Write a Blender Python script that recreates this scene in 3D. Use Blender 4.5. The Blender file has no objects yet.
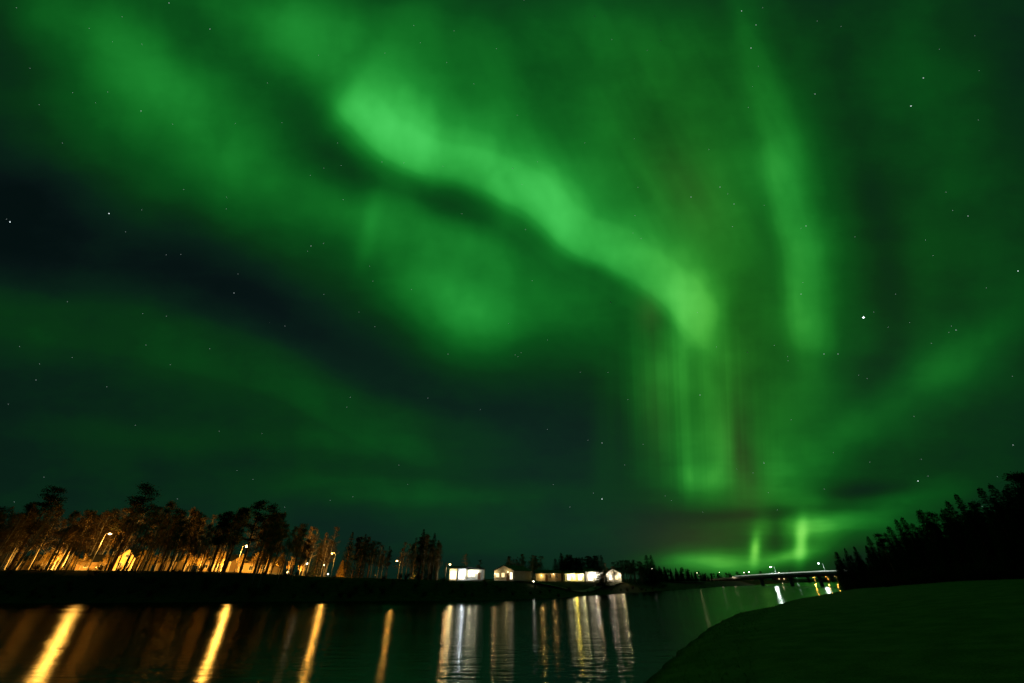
import bpy, bmesh, math, random
from mathutils import Vector, Matrix, noise as mnoise

# ------------------------------------------------------------------ camera
S = bpy.context.scene
COL = S.collection
F_PX, PITCH, EYE = 384.0, math.atan(237.5 / 384.0), 4.2
cd = bpy.data.cameras.new("camera")
cam = bpy.data.objects.new("camera", cd)
COL.objects.link(cam)
cd.sensor_width = 36.0
cd.lens = 36.0 * F_PX / 1024.0
cd.clip_start = 0.1
cd.clip_end = 20000.0
cam.location = (0.0, 0.0, EYE)
cam.rotation_euler = (math.pi / 2 + PITCH, 0, 0)
S.camera = cam

S.view_settings.view_transform = 'Standard'
S.view_settings.look = 'None'
S.view_settings.gamma = 1.0
S.view_settings.exposure = 0.0
S.view_settings.use_curve_mapping = False
S.render.engine = 'CYCLES'
S.cycles.use_denoising = True
S.cycles.max_bounces = 4
S.cycles.diffuse_bounces = 1
S.cycles.glossy_bounces = 2
S.cycles.transmission_bounces = 2
S.cycles.transparent_max_bounces = 4
S.cycles.caustics_reflective = False
S.cycles.caustics_refractive = False
S.cycles.adaptive_threshold = 0.012
S.cycles.adaptive_min_samples = 8
S.cycles.sample_clamp_indirect = 3.0

# ------------------------------------------------------------------ world: night sky with northern lights
W = bpy.data.worlds.new("World")
S.world = W
W.use_nodes = True
NT = W.node_tree
for n in list(NT.nodes):
    NT.nodes.remove(n)
LK = NT.links

def nd(t, **kw):
    n = NT.nodes.new(t)
    for k, v in kw.items():
        setattr(n, k, v)
    return n

def put(sock, v):
    if isinstance(v, bpy.types.NodeSocket):
        LK.new(v, sock)
    else:
        sock.default_value = v

def mt(op, a, b=None, c=None, clamp=False):
    n = nd('ShaderNodeMath', operation=op, use_clamp=clamp)
    put(n.inputs[0], a)
    if b is not None: put(n.inputs[1], b)
    if c is not None: put(n.inputs[2], c)
    return n.outputs[0]

def vm(op, a, b=None, scale=None, out=0):
    n = nd('ShaderNodeVectorMath', operation=op)
    put(n.inputs[0], a)
    if b is not None: put(n.inputs[1], b)
    if scale is not None: put(n.inputs['Scale'], scale)
    return n.outputs['Value'] if op in ('DOT_PRODUCT', 'LENGTH') else n.outputs[0]

def ramp01(x, lo, hi, a=0.0, b=1.0, kind='SMOOTHSTEP'):
    n = nd('ShaderNodeMapRange', interpolation_type=kind)
    put(n.inputs[0], x)
    for i, v in ((1, lo), (2, hi), (3, a), (4, b)):
        n.inputs[i].default_value = v
    return n.outputs[0]

def fcurve(x, pts):
    n = nd('ShaderNodeFloatCurve')
    c = n.mapping.curves[0]
    n.mapping.use_clip = False
    while len(c.points) < len(pts):
        c.points.new(0.5, 0.5)
    for p, (a, b) in zip(c.points, sorted(pts)):
        p.location = (a, b)
        p.handle_type = 'AUTO_CLAMPED'
    n.mapping.update()
    put(n.inputs['Value'], x)
    return n.outputs[0]

geo = nd('ShaderNodeTexCoord').outputs['Generated']
cP, sP = math.cos(PITCH), math.sin(PITCH)
# a sky-fixed frame facing north, tilted up: coordinates in hundredths of the tangent plane
fx = vm('DOT_PRODUCT', geo, (1, 0, 0))
fy = vm('DOT_PRODUCT', geo, (0, -sP, cP))
fz = vm('DOT_PRODUCT', geo, (0, cP, sP))
front = ramp01(fz, 0.05, 0.35)
inv = mt('DIVIDE', F_PX / 100.0, mt('MAXIMUM', fz, 0.08))
X0 = mt('MULTIPLY', fx, inv)
Y0 = mt('MULTIPLY', fy, inv)
cmb = nd('ShaderNodeCombineXYZ'); put(cmb.inputs[0], X0); put(cmb.inputs[1], Y0)
P0 = cmb.outputs[0]
# gentle irregularity
nz = nd('ShaderNodeTexNoise', noise_dimensions='2D'); put(nz.inputs['Vector'], P0)
nz.inputs['Scale'].default_value = 0.9; nz.inputs['Detail'].default_value = 2.0
wob = vm('SUBTRACT', nz.outputs['Color'], (0.5, 0.5, 0.5))
P = vm('ADD', P0, vm('SCALE', wob, scale=0.17))
sx = nd('ShaderNodeSeparateXYZ'); put(sx.inputs[0], P)
X, Y = sx.outputs[0], sx.outputs[1]

def px(x): return (x - 512.0) / 100.0
def py(y): return (341.5 - y) / 100.0

acc = {}
def add(ch, v, amp=1.0):
    acc[ch] = mt('MULTIPLY_ADD', v, amp, acc[ch]) if ch in acc else mt('MULTIPLY', v, amp)
    last[0] = acc[ch]

XY0 = (X0, Y0)
last = [None]
def carry(ch, src):
    """position with the running sum riding in z (its scale is made nil), so that the nodes run one after another"""
    n = nd('ShaderNodeCombineXYZ')
    a, b = src if src is not None else (X, Y)
    put(n.inputs[0], a); put(n.inputs[1], b)
    if last[0] is not None: put(n.inputs[2], last[0])
    return n.outputs[0]

E1 = math.exp(-1.0)
def splat(x, y, rx, ry, deg, amp, ch='g', src=None):
    """soft ellipse; deg = turn of its long axis, clockwise as seen"""
    m = nd('ShaderNodeMapping', vector_type='TEXTURE')
    put(m.inputs[0], carry(ch, src))
    m.inputs['Location'].default_value = (px(x), py(y), 0)
    m.inputs['Rotation'].default_value = (0, 0, -math.radians(deg))
    m.inputs['Scale'].default_value = (rx / 100.0, ry / 100.0, 1e6)
    d = vm('DOT_PRODUCT', m.outputs[0], m.outputs[0])
    add(ch, mt('POWER', E1, d), amp)

def band(deg, pts, amps, prof, ch='g', scale=1.0, src=None, mul=None, ret=False):
    """a curtain: its centre line runs through pts in a frame turned by deg; amps = (x, brightness) along it;
    prof = (offset, value), negative offset is below the line"""
    r = math.radians(deg)
    m = nd('ShaderNodeMapping', vector_type='POINT')
    put(m.inputs[0], carry(ch, src))
    m.inputs['Rotation'].default_value = (0, 0, r)
    s = nd('ShaderNodeSeparateXYZ'); put(s.inputs[0], m.outputs[0])
    def tr(x, y):
        a, b = px(x), py(y)
        return a * math.cos(r) - b * math.sin(r), a * math.sin(r) + b * math.cos(r)
    q = sorted(tr(*p) for p in pts)
    lo, hi = q[0][0], q[-1][0]
    t = mt('DIVIDE', mt('SUBTRACT', s.outputs[0], lo), hi - lo, clamp=True)
    c = fcurve(t, [((a - lo) / (hi - lo), b / 10.0 + 0.5) for a, b in q])
    cen = mt('MULTIPLY_ADD', c, 10.0, -5.0)
    d = mt('SUBTRACT', s.outputs[1], cen)
    # profile input: offset from -3..3
    po = fcurve(mt('MULTIPLY_ADD', d, 1 / 6.0, 0.5, clamp=True), [(0, 0)] + [((o / 100.0 + 3) / 6, v) for o, v in prof] + [(1, 0)])
    ta = [((tr(*xy)[0] - lo) / (hi - lo), v) for xy, v in amps]
    am = fcurve(t, ta)
    v = mt('MULTIPLY', po, am)
    if mul is not None:
        v = mt('MULTIPLY', v, mul)
    if ret: return v
    add(ch, v, scale)
# fine rays that fan out along the field lines
wv = nd('ShaderNodeTexNoise', noise_dimensions='1D'); put(wv.inputs['W'], mt('ADD', X0, mt('MULTIPLY', Y0, 0.04)))
wv.inputs['Scale'].default_value = 8.0; wv.inputs['Detail'].default_value = 3.0
rays = ramp01(wv.outputs[0], 0.3, 0.7, 0.90, 1.08)

# ---- main arc, sharp below, soft above
band(33, [(250, 20), (345, 118), (400, 168), (470, 186), (522, 214), (560, 244), (610, 268), (655, 300), (700, 345), (740, 400)],
     [((250, 20), 0.0), ((320, 90), 0.05), ((350, 122), 0.37), ((400, 168), 0.40), ((450, 180), 0.40), ((490, 195), 0.42), ((530, 222), 0.47), ((600, 262), 0.45),
      ((655, 300), 0.46), ((690, 335), 0.32), ((712, 362), 0.1), ((740, 400), 0.0)],
     [(-40, 0), (-19, 0.12), (-2, 0.54), (12, 0.95), (24, 1.0), (44, 0.80), (72, 0.55), (110, 0.36), (165, 0.19), (230, 0.08), (295, 0)])
splat(400, 130, 75, 42, 25, 0.13)
splat(545, 203, 44, 30, 32, 0.20)
splat(395, 132, 50, 30, 25, 0.06)
splat(690, 300, 40, 34, 70, 0.10)
splat(682, 345, 26, 40, 0, 0.12)
# broad upper glow
splat(560, 140, 190, 90, 32, 0.03)
splat(490, 150, 80, 34, 26, 0.07)
splat(540, 170, 70, 36, 38, 0.07)
splat(440, 108, 90, 40, 25, 0.05)
splat(640, 215, 110, 70, 45, 0.03)
splat(400, 50, 150, 60, 25, 0.08)
splat(320, 55, 120, 60, 40, 0.15)
splat(250, 15, 120, 40, 30, 0.16)
splat(120, 40, 130, 55, 30, 0.17)
splat(170, 90, 90, 45, 40, 0.10)
splat(210, 90, 180, 90, 30, 0.07)
splat(60, -10, 90, 60, 20, 0.10)
splat(250, 190, 170, 60, 12, 0.16)
splat(330, 215, 110, 40, 20, 0.06)
splat(190, 130, 140, 60, 20, 0.09)
splat(620, 40, 120, 80, 20, 0.08)
# inner patch under the arc
splat(500, 290, 165, 64, 8, 0.22)
splat(465, 318, 44, 36, 20, 0.25)
splat(420, 285, 44, 30, 0, 0.12)
splat(560, 305, 70, 34, 0, 0.07)
splat(500, 355, 70, 40, 0, 0.08)
splat(420, 225, 110, 34, 18, 0.13)
splat(585, 330, 60, 40, 0, 0.05)
# small narrow ray
splat(369, 235, 9, 42, 14, 0.08)
splat(70, 140, 120, 70, 20, 0.10)
splat(500, 30, 150, 60, 0, 0.06)
splat(650, 30, 150, 60, 0, 0.07)
splat(690, 90, 100, 80, 0, 0.05)
# right ray
band(-86, [(738, -30), (752, 60), (771, 120), (786, 190), (797, 250), (805, 330), (810, 420)],
     [((738, -30), 0.09), ((752, 60), 0.13), ((771, 120), 0.15), ((786, 190), 0.24), ((797, 250), 0.30), ((803, 300), 0.29), ((805, 335), 0.24), ((806, 365), 0.10), ((810, 420), 0.0)],
     [(-110, 0), (-70, 0.14), (-38, 0.40), (-18, 0.85), (-4, 1.0), (10, 0.74), (22, 0.24), (36, 0.05), (60, 0)], scale=1.0)
splat(850, 400, 90, 80, 0, 0.04)
splat(765, 190, 42, 120, -12, 0.06)
splat(790, 300, 36, 70, 0, 0.07)
splat(700, 170, 60, 130, -30, 0.06)
splat(745, 275, 45, 120, -10, 0.05)
splat(770, 400, 70, 80, 0, 0.06)
# general right side
splat(900, 120, 170, 180, 0, 0.12)
splat(960, 300, 150, 140, 0, 0.10)
splat(925, 30, 60, 130, -20, 0.06)
splat(880, 410, 150, 26, -32, 0.08)
splat(960, 350, 90, 30, -36, 0.07)
splat(960, 440, 170, 110, 0, 0.05)
splat(880, 540, 120, 40, 0, 0.08)
# drapery hanging from the arc's end
P_, acc_ = P, dict(acc)
acc = {}
splat(705, 420, 36, 95, 0, 0.22, src=XY0)
splat(692, 470, 15, 46, 0, 0.12, src=XY0)
splat(722, 450, 10, 50, 0, 0.15, src=XY0)
splat(705, 485, 26, 18, 0, 0.10, src=XY0)
splat(668, 420, 20, 90, 0, 0.11, src=XY0)
splat(640, 400, 22, 90, 0, 0.10, src=XY0)
splat(605, 430, 14, 70, 0, 0.05, src=XY0)
splat(690, 370, 50, 40, 0, 0.12)
splat(770, 440, 34, 60, 0, 0.08)
splat(648, 395, 24, 60, 0, 0.05, src=XY0)
low = ramp01(Y0, py(518), py(474))
drap = mt('MULTIPLY', mt('MULTIPLY', acc['g'], rays), low)
acc = acc_
add('g', drap, 1.0)
# near the horizon
splat(755, 550, 5, 15, 5, 0.5, src=XY0)
splat(762, 530, 12, 24, 0, 0.08)
splat(801, 541, 6, 20, 4, 0.55, src=XY0)
splat(812, 528, 24, 38, 0, 0.14)
splat(798, 500, 34, 60, 0, 0.11)
splat(786, 557, 24, 6, -14, 0.14, src=XY0)
splat(840, 522, 50, 14, -10, 0.20)
splat(900, 500, 90, 16, -12, 0.10)
splat(720, 563, 52, 12, 0, 0.38, src=XY0)
splat(690, 563, 60, 9, 0, 0.08, src=XY0)
splat(785, 558, 40, 8, -12, 0.16, src=XY0)
splat(760, 480, 120, 110, 0, 0.12)
splat(740, 520, 90, 60, 0, 0.05)
# lower left veils
band(14, [(-120, 270), (60, 300), (180, 322), (290, 352), (330, 378), (380, 400), (450, 424), (560, 450)],
     [((-120, 270), 0.05), ((60, 300), 0.10), ((180, 322), 0.13), ((290, 352), 0.14), ((330, 378), 0.15), ((400, 410), 0.15), ((450, 424), 0.10), ((560, 450), 0.0)],
     [(-150, 0), (-90, 0.25), (-50, 0.6), (-26, 0.9), (-10, 0.85), (8, 0.45), (28, 0.14), (55, 0)])
splat(230, 440, 180, 16, 4, 0.05)
splat(420, 492, 170, 15, 2, 0.086)
splat(150, 450, 220, 60, 0, 0.05)
splat(330, 520, 400, 50, 0, 0.045)
splat(50, 205, 110, 60, 0, -0.045)
splat(560, 545, 160, 40, 0, 0.04)
splat(30, 330, 120, 30, 10, 0.03)
# darker clefts
splat(330, 345, 120, 34, 30, -0.04)
splat(215, 285, 90, 30, 22, -0.03)
splat(350, 12, 80, 40, 10, 0.10)
splat(190, 235, 80, 40, 10, -0.03)
splat(600, 268, 60, 16, 33, -0.06)
splat(660, 322, 14, 26, 0, -0.10)
splat(345, 170, 40, 22, 40, -0.10)
splat(440, 205, 60, 14, 20, -0.06)
splat(480, 240, 90, 24, 22, 0.08)
splat(560, 450, 90, 60, 0, 0.02)
splat(20, 190, 90, 60, 0, -0.06)
splat(745, 452, 14, 40, -14, -0.10)
splat(880, 250, 26, 120, -10, -0.06)
splat(870, 380, 70, 22, -40, -0.05)
splat(720, 518, 70, 7, 0, -0.06, src=XY0)
splat(800, 511, 80, 7, -2, -0.14, src=XY0)
splat(860, 492, 60, 9, -4, -0.10, src=XY0)
splat(776, 535, 9, 22, 0, -0.12, src=XY0)
splat(690, 535, 60, 16, 0, -0.04, src=XY0)
splat(850, 560, 30, 16, 0, -0.08, src=XY0)

# soft clumpy variation
n2 = nd('ShaderNodeTexNoise', noise_dimensions='2D'); put(n2.inputs['Vector'], vm('MULTIPLY', P0, (1.0, 0.7, 1)))
n2.inputs['Scale'].default_value = 1.3; n2.inputs['Detail'].default_value = 3.5; n2.inputs['Roughness'].default_value = 0.5
varf = ramp01(n2.outputs[0], 0.25, 0.75, 0.88, 1.10)
n3 = nd('ShaderNodeTexNoise', noise_dimensions='2D'); put(n3.inputs['Vector'], vm('MULTIPLY', P0, (1.3, 7.0, 1)))
n3.inputs['Scale'].default_value = 0.6; n3.inputs['Detail'].default_value = 3.0
strf = ramp01(n3.outputs[0], 0.3, 0.7, 0.84, 1.12)
fm = nd('ShaderNodeMapping', vector_type='TEXTURE'); put(fm.inputs[0], P0)
fm.inputs['Rotation'].default_value = (0, 0, -math.radians(63)); fm.inputs['Scale'].default_value = (4.5, 0.62, 1)
n4 = nd('ShaderNodeTexNoise', noise_dimensions='2D'); put(n4.inputs['Vector'], fm.outputs[0])
n4.inputs['Scale'].default_value = 1.0; n4.inputs['Detail'].default_value = 3.0; n4.inputs['Roughness'].default_value = 0.55
wisp = ramp01(n4.outputs[0], 0.28, 0.72, -0.16, 0.14)
splat(670, 120, 150, 150, 0, 1.0, ch='f')
wispf = mt('MULTIPLY_ADD', wisp, mt('MINIMUM', acc['f'], 1.0), 1.0)
lowsky = ramp01(Y, py(600), py(380), 1.0, 0.0)
strmix = mt('ADD', 1.0, mt('MULTIPLY', lowsky, mt('SUBTRACT', strf, 1.0)))
g = mt('MULTIPLY', mt('MULTIPLY', mt('MULTIPLY', acc['g'], varf), strmix), wispf)
G = mt('ADD', mt('MULTIPLY', g, front), 0.086)
n5 = nd('ShaderNodeTexNoise', noise_dimensions='2D'); put(n5.inputs['Vector'], vm('MULTIPLY', P0, (0.8, 1.6, 1)))
n5.inputs['Scale'].default_value = 1.1; n5.inputs['Detail'].default_value = 5.0; n5.inputs['Roughness'].default_value = 0.6
G = mt('MAXIMUM', mt('ADD', G, ramp01(n5.outputs[0], 0.3, 0.7, -0.014, 0.016)), 0.035)

# brightness -> colour of the oxygen line over a blue-black night sky
cr = nd('ShaderNodeValToRGB'); put(cr.inputs[0], G)
els = cr.color_ramp
els.interpolation = 'LINEAR'
def lin(c): 
    c /= 255.0
    return c / 12.92 if c <= 0.04045 else ((c + 0.055) / 1.055) ** 2.4
stops = [(0.0, (1, 9, 10)), (0.06, (7, 20, 19)), (0.12, (9, 33, 22)), (0.20, (9, 51, 20)), (0.30, (10, 76, 24)), (0.42, (18, 108, 34)),
         (0.55, (30, 138, 48)), (0.68, (48, 170, 66)), (0.80, (64, 194, 83)), (1.0, (86, 222, 106))]
while len(els.elements) < len(stops): els.elements.new(0.5)
for e, (p_, c_) in zip(els.elements, stops):
    e.position = p_; e.color = (lin(c_[0]), lin(c_[1]), lin(c_[2]), 1)
col = cr.outputs[0]

# warmer / redder low aurora and violet-brown fringes, cooler teal where only night sky shows
splat(755, 545, 110, 50, 0, 0.9, ch='w')
splat(715, 410, 90, 110, 0, 0.62, ch='w')
splat(880, 330, 130, 160, 0, 0.22, ch='w')
splat(720, 260, 60, 110, -25, 0.42, ch='w')
splat(690, 110, 110, 110, -20, 0.30, ch='w')
warm = mt('MULTIPLY', acc['w'], front)
wm = nd('ShaderNodeVectorMath', operation='MULTIPLY'); put(wm.inputs[0], col); wm.inputs[1].default_value = (2.6, 1.0, 0.62)
mx = nd('ShaderNodeMix', data_type='RGBA'); put(mx.inputs[0], mt('MINIMUM', warm, 1.0)); put(mx.inputs[6], col); put(mx.inputs[7], wm.outputs[0])
col = mx.outputs[2]
splat(742, 470, 20, 50, -10, 0.9, ch='r')
splat(735, 400, 20, 60, 0, 0.25, ch='r')
splat(658, 400, 16, 70, 0, 0.35, ch='r')
splat(700, 540, 60, 30, 0, 0.8, ch='r')
splat(690, 195, 34, 50, -25, 0.5, ch='r')
splat(650, 310, 12, 20, 0, 0.6, ch='r')
rr = vm('SCALE', (0.016, 0.003, 0.004), scale=mt('MULTIPLY', acc['r'], front))
col = vm('ADD', col, rr)
splat(560, 460, 170, 70, 0, 1.1, ch='b')
splat(620, 540, 200, 40, 0, 1.0, ch='b')
splat(330, 350, 120, 40, 25, 0.35, ch='b')
splat(900, 380, 130, 60, 0, 0.5, ch='b')
splat(300, 530, 300, 40, 0, 0.5, ch='b')
splat(600, -20, 300, 40, 0, 0.5, ch='b')
col = vm('ADD', col, vm('SCALE', (0.0013, 0.0034, 0.0040), scale=mt('MULTIPLY', acc['b'], front)))

# stars
stars = [(863.5, 317.5, 1.0, .22), (10, 222, .38, .15), (109, 213.5, .40, .13), (169, 3, .3, .12), (210, 29, .25, .12), (602, 499, .6, .14), (691, 197, .35, .13),
         (751, 48, .5, .12), (741.5, 11, .5, .12), (911, 106, .55, .13), (923.5, 78, .45, .12), (918, 481, .55, .13), (1018, 271, .5, .13),
         (968, 216, .4, .13), (815, 94, .35, .12), (234, 293, .3, .12), (311, 246, .3, .12), (801, 294, .35, .12), (806, 226, .4, .12),
         (602, 443, .3, .12), (448, 354, .2, .12), (1013, 445, .35, .12), (700, 395, .3, .12), (764, 463, .35, .12), (141, 111, .3, .12),
         (824, 354, .35, .12), (838, 354, .4, .12), (756, 25, .3, .12), (720, 187, .3, .12), (734, 204, .3, .12), (36, 380, .25, .12), (956, 330, .3, .12)]
bg = nd('ShaderNodeBackground'); put(bg.inputs[0], col); bg.inputs[1].default_value = 1.0
wo = nd('ShaderNodeOutputWorld'); LK.new(bg.outputs[0], wo.inputs[0])
W.cycles.sampling_method = 'MANUAL'
W.cycles.sample_map_resolution = 512
# ================================================================== helpers
import numpy as np
RND = random.Random(11)

class MB:
    """collects shapes and links them as one mesh object"""
    def __init__(self): self.v, self.f, self.m = [], [], []
    def add(self, vs, fs, mi=0):
        o = len(self.v); self.v += [tuple(p) for p in vs]
        self.f += [tuple(i + o for i in f) for f in fs]; self.m += [mi] * len(fs)
    def box(self, x0, x1, y0, y1, z0, z1, mi=0):
        self.add([(x0, y0, z0), (x1, y0, z0), (x1, y1, z0), (x0, y1, z0), (x0, y0, z1), (x1, y0, z1), (x1, y1, z1), (x0, y1, z1)],
                 [(0, 3, 2, 1), (4, 5, 6, 7), (0, 1, 5, 4), (1, 2, 6, 5), (2, 3, 7, 6), (3, 0, 4, 7)], mi)
    def prism(self, prof, y0, y1, mi=0):
        """profile in x,z pushed along y"""
        n = len(prof)
        vs = [(x, y0, z) for x, z in prof] + [(x, y1, z) for x, z in prof]
        fs = [tuple(range(n)), tuple(range(2 * n - 1, n - 1, -1))] + [(i, i + n, (i + 1) % n + n, (i + 1) % n) for i in range(n)]
        self.add(vs, fs, mi)
    def tube(self, pts, rad, n=6, mi=0, cap=True):
        pts = [Vector(p) for p in pts]; vs = []
        up = Vector((0, 0, 1))
        for i, p in enumerate(pts):
            d = (pts[min(i + 1, len(pts) - 1)] - pts[max(i - 1, 0)]).normalized()
            a = d.cross(Vector((1, 0, 0)) if abs(d.z) > 0.8 else up).normalized(); b = d.cross(a)
            for k in range(n):
                t = 2 * math.pi * k / n
                vs.append(p + (a * math.cos(t) + b * math.sin(t)) * rad[i])
        fs = []
        for i in range(len(pts) - 1):
            for k in range(n):
                fs.append((i * n + k, i * n + (k + 1) % n, (i + 1) * n + (k + 1) % n, (i + 1) * n + k))
        if cap:
            fs.append(tuple(range(n - 1, -1, -1))); fs.append(tuple((len(pts) - 1) * n + k for k in range(n)))
        self.add(vs, fs, mi)
    def ball(self, c, r, n=10, m=6, sz=1.0, mi=0):
        vs = [(c[0], c[1], c[2] - r * sz)]
        for j in range(1, m):
            t = math.pi * j / m
            for k in range(n):
                a = 2 * math.pi * k / n
                vs.append((c[0] + r * math.sin(t) * math.cos(a), c[1] + r * math.sin(t) * math.sin(a), c[2] - r * sz * math.cos(t)))
        vs.append((c[0], c[1], c[2] + r * sz)); T = len(vs) - 1
        fs = [(0, 1 + (k + 1) % n, 1 + k) for k in range(n)]
        for j in range(m - 2):
            for k in range(n):
                a = 1 + j * n + k; b = 1 + j * n + (k + 1) % n
                fs.append((a, b, b + n, a + n))
        fs += [(T, 1 + (m - 2) * n + k, 1 + (m - 2) * n + (k + 1) % n) for k in range(n)]
        self.add(vs, fs, mi)
    def leaf(self, p, d, size, wid, rnd):
        """one pointed leaf or twig-tuft blade from p along d"""
        d = Vector(d).normalized()
        s = d.cross(Vector((rnd.uniform(-1, 1), rnd.uniform(-1, 1), rnd.uniform(-1, 1)))).normalized() * wid * 0.5
        p = Vector(p)
        self.add([p, p + d * size * 0.5 + s, p + d * size, p + d * size * 0.5 - s], [(0, 1, 2, 3)])
    def mesh(self, name):
        me = bpy.data.meshes.new(name)
        me.from_pydata(self.v, [], self.f)
        if any(self.m): me.polygons.foreach_set('material_index', self.m)
        me.update(); return me
    def build(self, name, mats, parent=None, smooth=False, loc=None):
        me = self.mesh(name)
        for m in (mats if isinstance(mats, (list, tuple)) else [mats]): me.materials.append(m)
        if smooth: me.polygons.foreach_set('use_smooth', [True] * len(me.polygons))
        o = bpy.data.objects.new(name, me); COL.objects.link(o)
        if parent: o.parent = parent
        if loc is not None: o.location = loc
        return o

def empty(name, label, cat, loc=(0, 0, 0), rz=0.0, group=None):
    o = bpy.data.objects.new(name, None); COL.objects.link(o)
    o.empty_display_size = 0.3
    o.location = loc; o.rotation_euler = (0, 0, rz)
    o['label'] = label; o['category'] = cat
    if group: o['group'] = group
    return o
def tag(o, label, cat, group=None):
    o['label'] = label; o['category'] = cat
    if group: o['group'] = group
    return o
def copy_tree(o, parent=None):
    c = o.copy(); COL.objects.link(c); c.parent = parent
    for ch in list(o.children): copy_tree(ch, c)
    return c

def ray(x, y):
    return (x - 512.0, F_PX * cP + (y - 341.5) * sP, F_PX * sP + (341.5 - y) * cP)
def at(x, y, Yd):
    """world point seen towards (x, y) at a distance of Yd metres north"""
    a, b, c = ray(x, y)
    return Vector((a / b * Yd, Yd, EYE + c / b * Yd))
def X_at(x, Yd, y=577): 
    a, b, c = ray(x, y); return a / b * Yd

# ------------------------------------------------------------------ materials
MATS = {}
def mat(name, color, rough=0.8, var=0.0, scale=3.0, bump=0.0, spec=0.3, metal=0.0, stretch=(1, 1, 1), color2=None, coords='Object', trans=0.0):
    m = bpy.data.materials.new(name); m.use_nodes = True
    t = m.node_tree; b = t.nodes['Principled BSDF']
    b.inputs['Roughness'].default_value = rough
    b.inputs['Specular IOR Level'].default_value = spec
    b.inputs['Metallic'].default_value = metal
    b.inputs['Base Color'].default_value = (*color, 1)
    if var or color2 or bump:
        tc = t.nodes.new('ShaderNodeTexCoord'); mp = t.nodes.new('ShaderNodeMapping')
        mp.inputs['Scale'].default_value = stretch
        n = t.nodes.new('ShaderNodeTexNoise'); n.inputs['Scale'].default_value = scale; n.inputs['Detail'].default_value = 5
        t.links.new(tc.outputs[coords], mp.inputs[0]); t.links.new(mp.outputs[0], n.inputs['Vector'])
        r = t.nodes.new('ShaderNodeValToRGB')
        c2 = color2 or tuple(c * (1 - var) for c in color)
        c1 = color if color2 else tuple(min(1, c * (1 + var)) for c in color)
        r.color_ramp.elements[0].position = 0.38; r.color_ramp.elements[1].position = 0.62
        r.color_ramp.elements[0].color = (*c2, 1); r.color_ramp.elements[1].color = (*c1, 1)
        t.links.new(n.outputs[0], r.inputs[0]); t.links.new(r.outputs[0], b.inputs['Base Color'])
        if bump:
            bp = t.nodes.new('ShaderNodeBump'); bp.inputs['Strength'].default_value = bump; bp.inputs['Distance'].default_value = 0.05
            t.links.new(n.outputs[0], bp.inputs['Height']); t.links.new(bp.outputs[0], b.inputs['Normal'])
    MATS[name] = m
    return m
def emit(name, color, strength):
    m = bpy.data.materials.new(name); m.use_nodes = True
    b = m.node_tree.nodes['Principled BSDF']
    b.inputs['Base Color'].default_value = (0.8, 0.8, 0.8, 1)
    b.inputs['Emission Color'].default_value = (*color, 1)
    b.inputs['Emission Strength'].default_value = strength
    m.cycles.emission_sampling = 'NONE'
    MATS[name] = m
    return m

def leafmat(name, c1, c2):
    """leaves: colour differs from tree to tree and from clump to clump; light passes through a little"""
    m = bpy.data.materials.new(name); m.use_nodes = True
    t = m.node_tree; b = t.nodes['Principled BSDF']
    tc = t.nodes.new('ShaderNodeTexCoord'); n = t.nodes.new('ShaderNodeTexNoise'); n.inputs['Scale'].default_value = 0.9; n.inputs['Detail'].default_value = 3
    oi = t.nodes.new('ShaderNodeObjectInfo'); ad = t.nodes.new('ShaderNodeMath'); ad.operation = 'MULTIPLY_ADD'
    ad.inputs[1].default_value = 0.35
    t.links.new(tc.outputs['Object'], n.inputs['Vector']); t.links.new(oi.outputs['Random'], ad.inputs[0]); t.links.new(n.outputs[0], ad.inputs[2])
    r = t.nodes.new('ShaderNodeValToRGB'); r.color_ramp.elements[0].position = 0.45; r.color_ramp.elements[1].position = 0.9
    r.color_ramp.elements[0].color = (*c1, 1); r.color_ramp.elements[1].color = (*c2, 1)
    t.links.new(ad.outputs[0], r.inputs[0]); t.links.new(r.outputs[0], b.inputs['Base Color'])
    b.inputs['Roughness'].default_value = 0.8; b.inputs['Specular IOR Level'].default_value = 0.1
    tr = t.nodes.new('ShaderNodeBsdfTranslucent'); ms = t.nodes.new('ShaderNodeMixShader'); ms.inputs[0].default_value = 0.42
    t.links.new(r.outputs[0], tr.inputs[0]); t.links.new(b.outputs[0], ms.inputs[1]); t.links.new(tr.outputs[0], ms.inputs[2])
    t.links.new(ms.outputs[0], t.nodes['Material Output'].inputs[0])
    MATS[name] = m
    return m

M_bark_birch = mat('birch bark', (0.62, 0.58, 0.50), 0.8, scale=2.2, color2=(0.16, 0.13, 0.10), stretch=(2, 2, 5), bump=0.3)
M_bark_pine = mat('pine bark', (0.20, 0.11, 0.06), 0.9, var=0.4, scale=4, stretch=(1, 1, 0.4), bump=0.5)
M_twig = mat('dark twigs', (0.075, 0.05, 0.035), 0.9, var=0.3)
M_leaf_birch = leafmat('autumn birch leaves', (0.11, 0.072, 0.03), (0.24, 0.145, 0.05))
M_leaf_gold = leafmat('yellow leaves and lamplit needles', (0.30, 0.19, 0.05), (0.48, 0.33, 0.09))  # autumn colour on birches; on the small spruce it stands in for lamplight
M_leaf_pine = leafmat('pine needles', (0.025, 0.035, 0.015), (0.05, 0.055, 0.022))
M_leaf_spruce = leafmat('spruce needles', (0.018, 0.032, 0.014), (0.035, 0.05, 0.02))
M_leaf_shrub = leafmat('willow shrub leaves', (0.03, 0.03, 0.012), (0.06, 0.05, 0.02))
M_grass = leafmat('bank grass', (0.07, 0.12, 0.04), (0.15, 0.20, 0.07))
M_white = mat('white painted boards', (0.78, 0.78, 0.74), 0.55, var=0.06, scale=1.5, stretch=(0.4, 0.4, 14))
M_cream = mat('cream painted boards', (0.62, 0.55, 0.40), 0.6, var=0.1, scale=1.5, stretch=(0.4, 0.4, 14))
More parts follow.
